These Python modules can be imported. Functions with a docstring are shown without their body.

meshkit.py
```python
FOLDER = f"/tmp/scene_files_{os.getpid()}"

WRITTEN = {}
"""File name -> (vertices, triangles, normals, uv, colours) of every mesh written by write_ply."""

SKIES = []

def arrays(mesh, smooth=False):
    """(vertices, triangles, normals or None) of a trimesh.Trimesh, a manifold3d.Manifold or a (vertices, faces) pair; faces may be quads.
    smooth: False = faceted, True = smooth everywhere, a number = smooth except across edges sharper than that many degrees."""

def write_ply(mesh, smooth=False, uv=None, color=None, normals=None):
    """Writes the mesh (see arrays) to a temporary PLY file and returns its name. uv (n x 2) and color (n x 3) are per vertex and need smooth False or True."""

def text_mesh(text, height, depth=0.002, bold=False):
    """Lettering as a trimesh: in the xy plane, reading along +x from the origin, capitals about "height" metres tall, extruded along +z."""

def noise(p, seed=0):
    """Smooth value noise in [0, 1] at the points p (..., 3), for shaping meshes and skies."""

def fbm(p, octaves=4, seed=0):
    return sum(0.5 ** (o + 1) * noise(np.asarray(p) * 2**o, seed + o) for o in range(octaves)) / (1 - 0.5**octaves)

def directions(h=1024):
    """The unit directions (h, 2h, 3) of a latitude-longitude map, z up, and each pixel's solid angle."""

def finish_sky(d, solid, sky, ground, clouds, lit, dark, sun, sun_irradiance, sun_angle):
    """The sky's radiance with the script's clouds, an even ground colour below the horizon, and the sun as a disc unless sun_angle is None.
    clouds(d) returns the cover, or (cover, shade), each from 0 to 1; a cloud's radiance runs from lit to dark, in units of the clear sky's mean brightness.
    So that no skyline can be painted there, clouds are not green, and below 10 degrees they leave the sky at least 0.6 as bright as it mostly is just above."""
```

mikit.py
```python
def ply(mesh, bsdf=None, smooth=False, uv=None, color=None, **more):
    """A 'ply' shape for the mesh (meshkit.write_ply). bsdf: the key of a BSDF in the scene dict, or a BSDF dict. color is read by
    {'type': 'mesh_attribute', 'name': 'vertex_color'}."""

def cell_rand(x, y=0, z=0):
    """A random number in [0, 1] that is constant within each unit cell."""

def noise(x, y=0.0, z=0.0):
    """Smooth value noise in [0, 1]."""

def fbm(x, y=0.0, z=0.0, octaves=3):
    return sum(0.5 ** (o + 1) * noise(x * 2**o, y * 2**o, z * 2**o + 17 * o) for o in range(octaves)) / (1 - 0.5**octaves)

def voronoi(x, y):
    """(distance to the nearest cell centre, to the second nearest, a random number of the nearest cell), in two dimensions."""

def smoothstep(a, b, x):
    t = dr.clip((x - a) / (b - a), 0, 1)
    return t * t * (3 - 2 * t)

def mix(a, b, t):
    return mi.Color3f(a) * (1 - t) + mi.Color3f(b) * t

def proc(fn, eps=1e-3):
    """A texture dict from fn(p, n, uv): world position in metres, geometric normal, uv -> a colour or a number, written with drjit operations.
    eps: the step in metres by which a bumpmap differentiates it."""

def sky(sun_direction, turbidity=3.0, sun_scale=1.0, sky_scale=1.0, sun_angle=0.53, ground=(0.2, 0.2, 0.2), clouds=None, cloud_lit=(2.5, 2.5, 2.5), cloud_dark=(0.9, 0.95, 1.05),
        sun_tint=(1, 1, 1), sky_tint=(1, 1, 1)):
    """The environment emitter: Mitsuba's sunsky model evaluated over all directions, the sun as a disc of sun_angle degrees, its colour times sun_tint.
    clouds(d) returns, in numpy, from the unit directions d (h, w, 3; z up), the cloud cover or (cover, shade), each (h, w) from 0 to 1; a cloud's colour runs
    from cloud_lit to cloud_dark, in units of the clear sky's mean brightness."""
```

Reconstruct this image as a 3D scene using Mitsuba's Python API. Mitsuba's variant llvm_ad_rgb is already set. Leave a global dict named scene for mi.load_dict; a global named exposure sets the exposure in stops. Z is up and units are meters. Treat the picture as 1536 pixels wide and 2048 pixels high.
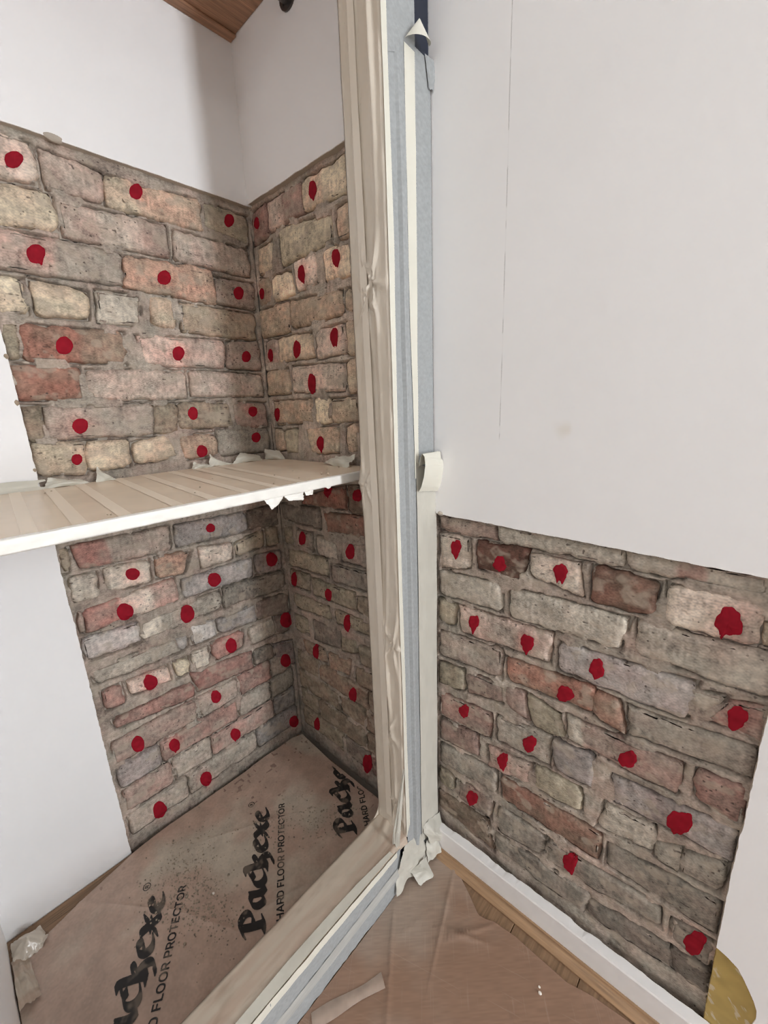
import math, random
import numpy as np, trimesh, drjit as dr, mitsuba as mi, mikit, meshkit
from shapely.geometry import Polygon, LineString, Point, box as sbox, MultiPoint
from shapely.ops import unary_union
from scipy.spatial import cKDTree
from mikit import noise, fbm, smoothstep, mix

T = mi.ScalarTransform4f
scene, labels = {}, {}
rng = np.random.default_rng(7)
random.seed(7)

# ---------------------------------------------------------------- camera, light, exposure
CAM = np.array([1.087, -0.7005, 1.0968])
FWD = np.array([-0.65939, 0.71075, -0.24504])
UP = -np.array([0.13804, -0.20593, -0.96878])
scene['camera'] = {'type': 'perspective', 'fov': 85.228, 'fov_axis': 'x', 'near_clip': 0.02, 'far_clip': 60.0,
                   'to_world': T().look_at(origin=CAM.tolist(), target=(CAM + FWD).tolist(), up=UP.tolist())}
exposure = -0.56
ROOM_X, ROOM_Y, ROOM_Z = 3.4, -3.0, 2.4
# (wall, lo, hi, z0, z1, radiance): the daylight windows of the room; the first is the tall narrow one next to the brick wall
WINDOWS = [('right', -0.40, -0.06, 0.25, 2.2, (50.0, 52.6, 55.6)),
           ('right', -2.35, -1.05, 0.85, 2.15, (1.3, 1.37, 1.44)),
           ('front', 0.5, 2.0, 0.85, 2.1, (1.9, 2.0, 2.1))]
CEILING_LAMP = (1.9, -1.5, 0.19, (30.0, 31.0, 31.6))     # x, y, radius, radiance

# ---------------------------------------------------------------- helpers
def obj(key, mesh, bsdf, smooth=False, uv=None):
    k, n = key, 0
    while k in scene:
        n += 1
        k = '%s_%03d' % (key, n)
    scene[k] = mikit.ply(mesh, bsdf, smooth=smooth, uv=uv)
    return k

def tag(k, label=None, category=None, group=None, kind=None):
    d = {}
    if label: d['label'] = label
    if category: d['category'] = category
    if group: d['group'] = group
    if kind: d['kind'] = kind
    labels[k] = d
    return k

def thing(name, label, category, group=None):
    k, n = name, 0
    while k in labels:
        n += 1
        k = '%s_%03d' % (name, n)
    return tag(k, label, category, group)

def box(x0, x1, y0, y1, z0, z1, bev=0.0):
    if bev <= 0:
        m = trimesh.creation.box((x1 - x0, y1 - y0, z1 - z0))
        m.apply_translation(((x0 + x1) / 2, (y0 + y1) / 2, (z0 + z1) / 2))
        return m
    pts = []
    for sx in (0, 1):
        for sy in (0, 1):
            for sz in (0, 1):
                c = [(x0, x1)[sx], (y0, y1)[sy], (z0, z1)[sz]]
                d = [(1, -1)[sx] * bev, (1, -1)[sy] * bev, (1, -1)[sz] * bev]
                for a in range(3):
                    q = list(c)
                    for b in range(3):
                        if b != a: q[b] += d[b]
                    pts.append(q)
    return trimesh.convex.convex_hull(np.array(pts))

def grid_faces(n, m, flip=False):
    i, j = np.meshgrid(np.arange(n - 1), np.arange(m - 1), indexing='ij')
    a = (i * m + j).ravel(); b = a + m; c = b + 1; d = a + 1
    f = np.vstack([np.c_[a, b, c], np.c_[a, c, d]])
    return f[:, ::-1] if flip else f

def sheet(P, flip=False):
    """a thin sheet through a grid of points (n, m, 3)"""
    P = np.asarray(P, float); n, m = P.shape[:2]
    return trimesh.Trimesh(P.reshape(-1, 3), grid_faces(n, m, flip), process=False)

def ext_poly(poly, t):
    parts = [trimesh.creation.extrude_polygon(g, t, engine='earcut') for g in getattr(poly, 'geoms', [poly]) if g.area > 1e-9]
    return trimesh.util.concatenate(parts)

def on_wall(m, w):
    """local (s, z, h) -> world; h is the distance out of the brick face"""
    v = m.vertices if isinstance(m, trimesh.Trimesh) else m
    s, z, h = v[:, 0], v[:, 1], v[:, 2]
    q = np.c_[h, s, z] if w == 'A' else np.c_[s, -h, z]
    if isinstance(m, trimesh.Trimesh):
        f = m.faces if w != 'X' else m.faces
        out = trimesh.Trimesh(q, f, process=False)
        return out
    return q

def N(p, f, seed=0, oct=3):
    return meshkit.fbm(np.asarray(p, float) * f, oct, seed) - 0.5

# ---------------------------------------------------------------- materials
def lin(*c):
    c = np.array(c) / 255.0
    return np.where(c <= 0.04045, c / 12.92, ((c + 0.055) / 1.055) ** 2.4).tolist()

def rgb(*c): return {'type': 'rgb', 'value': [float(x) for x in c]}

def mat(name, color, rough=0.6, spec=0.3, **more):
    d = {'type': 'principled', 'base_color': mikit.proc(color) if callable(color) else rgb(*color), 'roughness': rough, 'specular': spec, **more}
    bump = d.pop('bump', None)
    if bump: d = {'type': 'bumpmap', 'arbitrary': mikit.proc(bump[0], eps=bump[2] if len(bump) > 2 else 1e-3), 'scale': bump[1], 'bsdf': d}
    scene['bsdf_' + name] = {'type': 'twosided', 'bsdf': d}
    return 'bsdf_' + name

def f_brick(p, n, uv):
    c = dr.floor(uv.x / 8.0)
    rg = uv.x - 8.0 * c
    bg = dr.select(c < 0.5, 0.91, dr.select(c < 1.5, 0.83, 0.745))
    big = fbm(p.x * 26, p.y * 26, p.z * 26, 3)
    mid = noise(p.x * 130 + 5, p.y * 130, p.z * 130)
    fine = noise(p.x * 420, p.y * 420, p.z * 420)
    streak = noise(p.x * 240, p.y * 240, p.z * 36 + 9)
    k = 1.0 + 0.75 * (big - 0.5) + 0.45 * (mid - 0.5) + 0.5 * (fine - 0.5) + 0.4 * (streak - 0.5)
    rg2 = 1.0 + 0.74 * (rg - 1.0) * (1.0 + 0.8 * (noise(p.x * 38 + 31, p.y * 38, p.z * 38) - 0.5))
    rg2 = dr.maximum(rg2, 1.04 + 0.45 * (1 - bg))
    g = uv.y * k
    col = mi.Color3f(g * rg2, g, g * bg)
    smear = smoothstep(0.55, 0.72, fbm(p.x * 44 + 77, p.y * 44, p.z * 44, 3))
    col = mix(col, mi.Color3f(0.40, 0.335, 0.265), 0.5 * smear)
    pit = smoothstep(0.80, 0.90, noise(p.x * 190 + 13, p.y * 190, p.z * 190)) * smoothstep(0.45, 0.7, noise(p.x * 22, p.y * 22 + 3, p.z * 22))
    return mix(col, mi.Color3f(0.05, 0.035, 0.03), 0.75 * pit)
mat('brick', f_brick, 0.85, 0.15, bump=(lambda p, n, uv: fbm(p.x * 260, p.y * 260, p.z * 260, 2), 0.0016))

def f_plaster(p, n, uv):
    k = 0.80 + 0.03 * (fbm(p.x * 6, p.y * 6, p.z * 6, 3) - 0.5)
    return mi.Color3f(k, k * 0.99, k * 0.98)
mat('plaster', f_plaster, 0.6, 0.25, bump=(lambda p, n, uv: fbm(p.x * 300, p.y * 300, p.z * 300, 2), 0.00012))

def f_plaster_c(p, n, uv):
    k = 0.80 + 0.03 * (fbm(p.x * 6, p.y * 6, p.z * 6, 3) - 0.5)
    line = (1 - smoothstep(0.0004, 0.0011, dr.abs(p.x - 0.7335 - 0.0012 * (noise(p.z * 7) - 0.5)))) * smoothstep(1.03, 1.04, p.z) * (0.15 + 0.85 * smoothstep(0.3, 0.6, noise(p.z * 60, 3)))
    smudge = smoothstep(0.03, 0.0, dr.sqrt(dr.square(p.x - 0.845) + dr.square(p.z - 1.05)) + 0.02 * noise(p.x * 80, p.z * 80))
    col = mi.Color3f(k, k * 0.99, k * 0.98)
    col = mix(col, mi.Color3f(0.62, 0.55, 0.43), 0.35 * smudge)
    return mix(col, mi.Color3f(0.30, 0.29, 0.28), 0.5 * line)
mat('plaster_c', f_plaster_c, 0.6, 0.25, bump=(lambda p, n, uv: fbm(p.x * 300, p.y * 300, p.z * 300, 2), 0.00012))

mat('white', (0.78, 0.765, 0.745), 0.5)
mat('ceiling', (0.82, 0.81, 0.80), 0.7)
mat('room_wall', (0.80, 0.79, 0.775), 0.7)
mat('skirting', lambda p, n, uv: mi.Color3f(0.74, 0.72, 0.70) * (0.98 + 0.05 * fbm(p.x * 60, p.y * 60, p.z * 60, 2)), 0.5)
mat('yellow', lambda p, n, uv: mix(mi.Color3f(0.36, 0.255, 0.085) * (0.8 + 0.4 * fbm(p.x * 40, p.y * 40, p.z * 40, 3)), mi.Color3f(0.6, 0.55, 0.47),
                                   0.45 * smoothstep(0.66, 0.76, fbm(p.x * 95 + p.z * 70, 3.0, p.z * 30 - p.x * 25, 3))), 0.7)
mat('plaster_edge', (0.42, 0.37, 0.31), 0.9)
mat('paint', lambda p, n, uv: mi.Color3f(0.235, 0.007, 0.016) * (0.82 + 0.36 * fbm(p.x * 90, p.y * 90, p.z * 90, 2)), 0.75, 0.12)
mat('navy', (0.012, 0.016, 0.028), 0.4)
def f_wood(base, k, axis):
    def f(p, n, uv):
        a = [p.x, p.y, p.z]
        long = a.pop(axis)
        g = fbm(a[0] * 160, a[1] * 160, long * 7, 3)
        h = noise(a[0] * 520, a[1] * 520, long * 24)
        return mi.Color3f(*base) * (1.0 + k * (g - 0.5) + 0.5 * k * (h - 0.5))
    return f
mat('board_wood', f_wood((0.30, 0.165, 0.10), 0.9, 1), 0.45)
mat('floor_wood', f_wood((0.205, 0.125, 0.072), 0.9, 1), 0.4)
mat('scotia', f_wood((0.30, 0.185, 0.105), 0.7, 0), 0.4)
def f_floorsheet(p, n, uv):
    d = fbm(p.x * 5 + 2, p.y * 5, 1.0, 4)
    e = fbm(p.x * 34, p.y * 34, 4.0, 3)
    s = noise(p.x * 260, p.y * 260)
    col = mix(mi.Color3f(0.46, 0.33, 0.26), mi.Color3f(0.50, 0.43, 0.345), smoothstep(0.42, 0.6, d)) * (0.9 + 0.3 * (e - 0.5) + 0.12 * (s - 0.5))
    spk = smoothstep(0.83, 0.9, noise(p.x * 95 + 3, p.y * 95)) * smoothstep(0.5, 0.7, fbm(p.x * 7, p.y * 7 + 9, 0.0, 2))
    return mix(col, mi.Color3f(0.13, 0.075, 0.06), 0.6 * spk)
mat('floor_sheet', f_floorsheet, 0.42, 0.45)
def f_floorsheet2(p, n, uv):
    d = fbm(p.x * 5 + 12, p.y * 5, 1.0, 4)
    g = noise((p.x + p.y) * 40, (p.x - p.y) * 300)
    col = mix(mi.Color3f(0.255, 0.155, 0.105), mi.Color3f(0.30, 0.225, 0.175), smoothstep(0.40, 0.68, d)) * (0.92 + 0.16 * g)
    sc = smoothstep(0.86, 0.95, noise((p.x * 0.8 + p.y * 0.6) * 420, (p.y * 0.8 - p.x * 0.6) * 12)) + smoothstep(0.88, 0.95, noise((p.x * 0.3 - p.y * 0.95) * 420, (p.x * 0.95 + p.y * 0.3) * 9, 5.0))
    return mix(col, mi.Color3f(0.42, 0.33, 0.27), 0.16 * dr.minimum(sc, 1.0))
mat('floor_sheet_out', f_floorsheet2, 0.34, 0.5)
mat('print', lambda p, n, uv: mix(mi.Color3f(0.02, 0.018, 0.017), mi.Color3f(0.19, 0.15, 0.115), 0.6 * smoothstep(0.55, 0.75, fbm(p.x * 42, p.y * 42, 0.0, 3))), 0.5)
def f_film(p, n, uv):
    e = fbm(p.x * 9, p.y * 9, p.z * 2.5, 3)
    return mi.Color3f(0.60, 0.535, 0.445) * (0.92 + 0.25 * (e - 0.5))
mat('film', f_film, 0.24, 0.5)
mat('film_tape', lambda p, n, uv: mi.Color3f(0.65, 0.59, 0.50) * (0.95 + 0.1 * fbm(p.x * 40, p.y * 40, p.z * 10, 2)), 0.3, 0.5)
mat('paper_light', lambda p, n, uv: mi.Color3f(0.37, 0.368, 0.345) * (0.85 + 0.3 * fbm(p.x * 90, p.y * 20, p.z * 90, 3)), 0.55)
def f_filmdust(p, n, uv):
    e = fbm(p.x * 60, p.y * 5, p.z * 9, 4)
    d = smoothstep(0.56, 0.76, fbm(p.x * 40, p.y * 11 + 5, p.z * 20, 4))
    col = mix(mi.Color3f(0.44, 0.34, 0.265), mi.Color3f(0.47, 0.40, 0.32), smoothstep(0.35, 0.65, e))
    return mix(col, mi.Color3f(0.24, 0.17, 0.12), 0.6 * d)
mat('film_dusty', f_filmdust, 0.4, 0.4)
mat('tape', lambda p, n, uv: mi.Color3f(0.60, 0.58, 0.50) * (0.97 + 0.1 * (fbm(p.x * 40, p.y * 40, p.z * 12, 2) - 0.5)), 0.55, 0.3)
mat('tape_dull', lambda p, n, uv: mi.Color3f(0.475, 0.455, 0.395) * (0.94 + 0.16 * (fbm(p.x * 60, p.y * 60, p.z * 20, 3) - 0.3)), 0.5, 0.3)
mat('tape_white', lambda p, n, uv: mi.Color3f(0.78, 0.765, 0.71) * (0.95 + 0.14 * (fbm(p.x * 60, p.y * 60, p.z * 60, 3) - 0.5)), 0.5, 0.3)
mat('tape_thin', lambda p, n, uv: mi.Color3f(0.74, 0.65, 0.53), 0.45, 0.3)
mat('paper_grey', lambda p, n, uv: mi.Color3f(0.285, 0.296, 0.295) * (0.86 + 0.28 * fbm(p.x * 200, p.y * 200, p.z * 200, 2)), 0.6, 0.3)
mat('shelf_film', lambda p, n, uv: mi.Color3f(0.68, 0.575, 0.45) * (0.94 + 0.2 * (fbm(p.x * 12, p.y * 12, 0.0, 3) - 0.5)), 0.35, 0.45)
mat('rubble', lambda p, n, uv: mi.Color3f(0.34, 0.27, 0.2) * (0.7 + 0.6 * noise(p.x * 150, p.y * 150, p.z * 150)), 0.9)
mat('white_chip', (0.75, 0.7, 0.63), 0.8)
mat('grit', lambda p, n, uv: mi.Color3f(0.27, 0.22, 0.17) * (0.5 + noise(p.x * 300, p.y * 300, 0.0)), 0.95)
mat('dark_metal', (0.09, 0.08, 0.075), 0.35, metallic=0.7)
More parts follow.
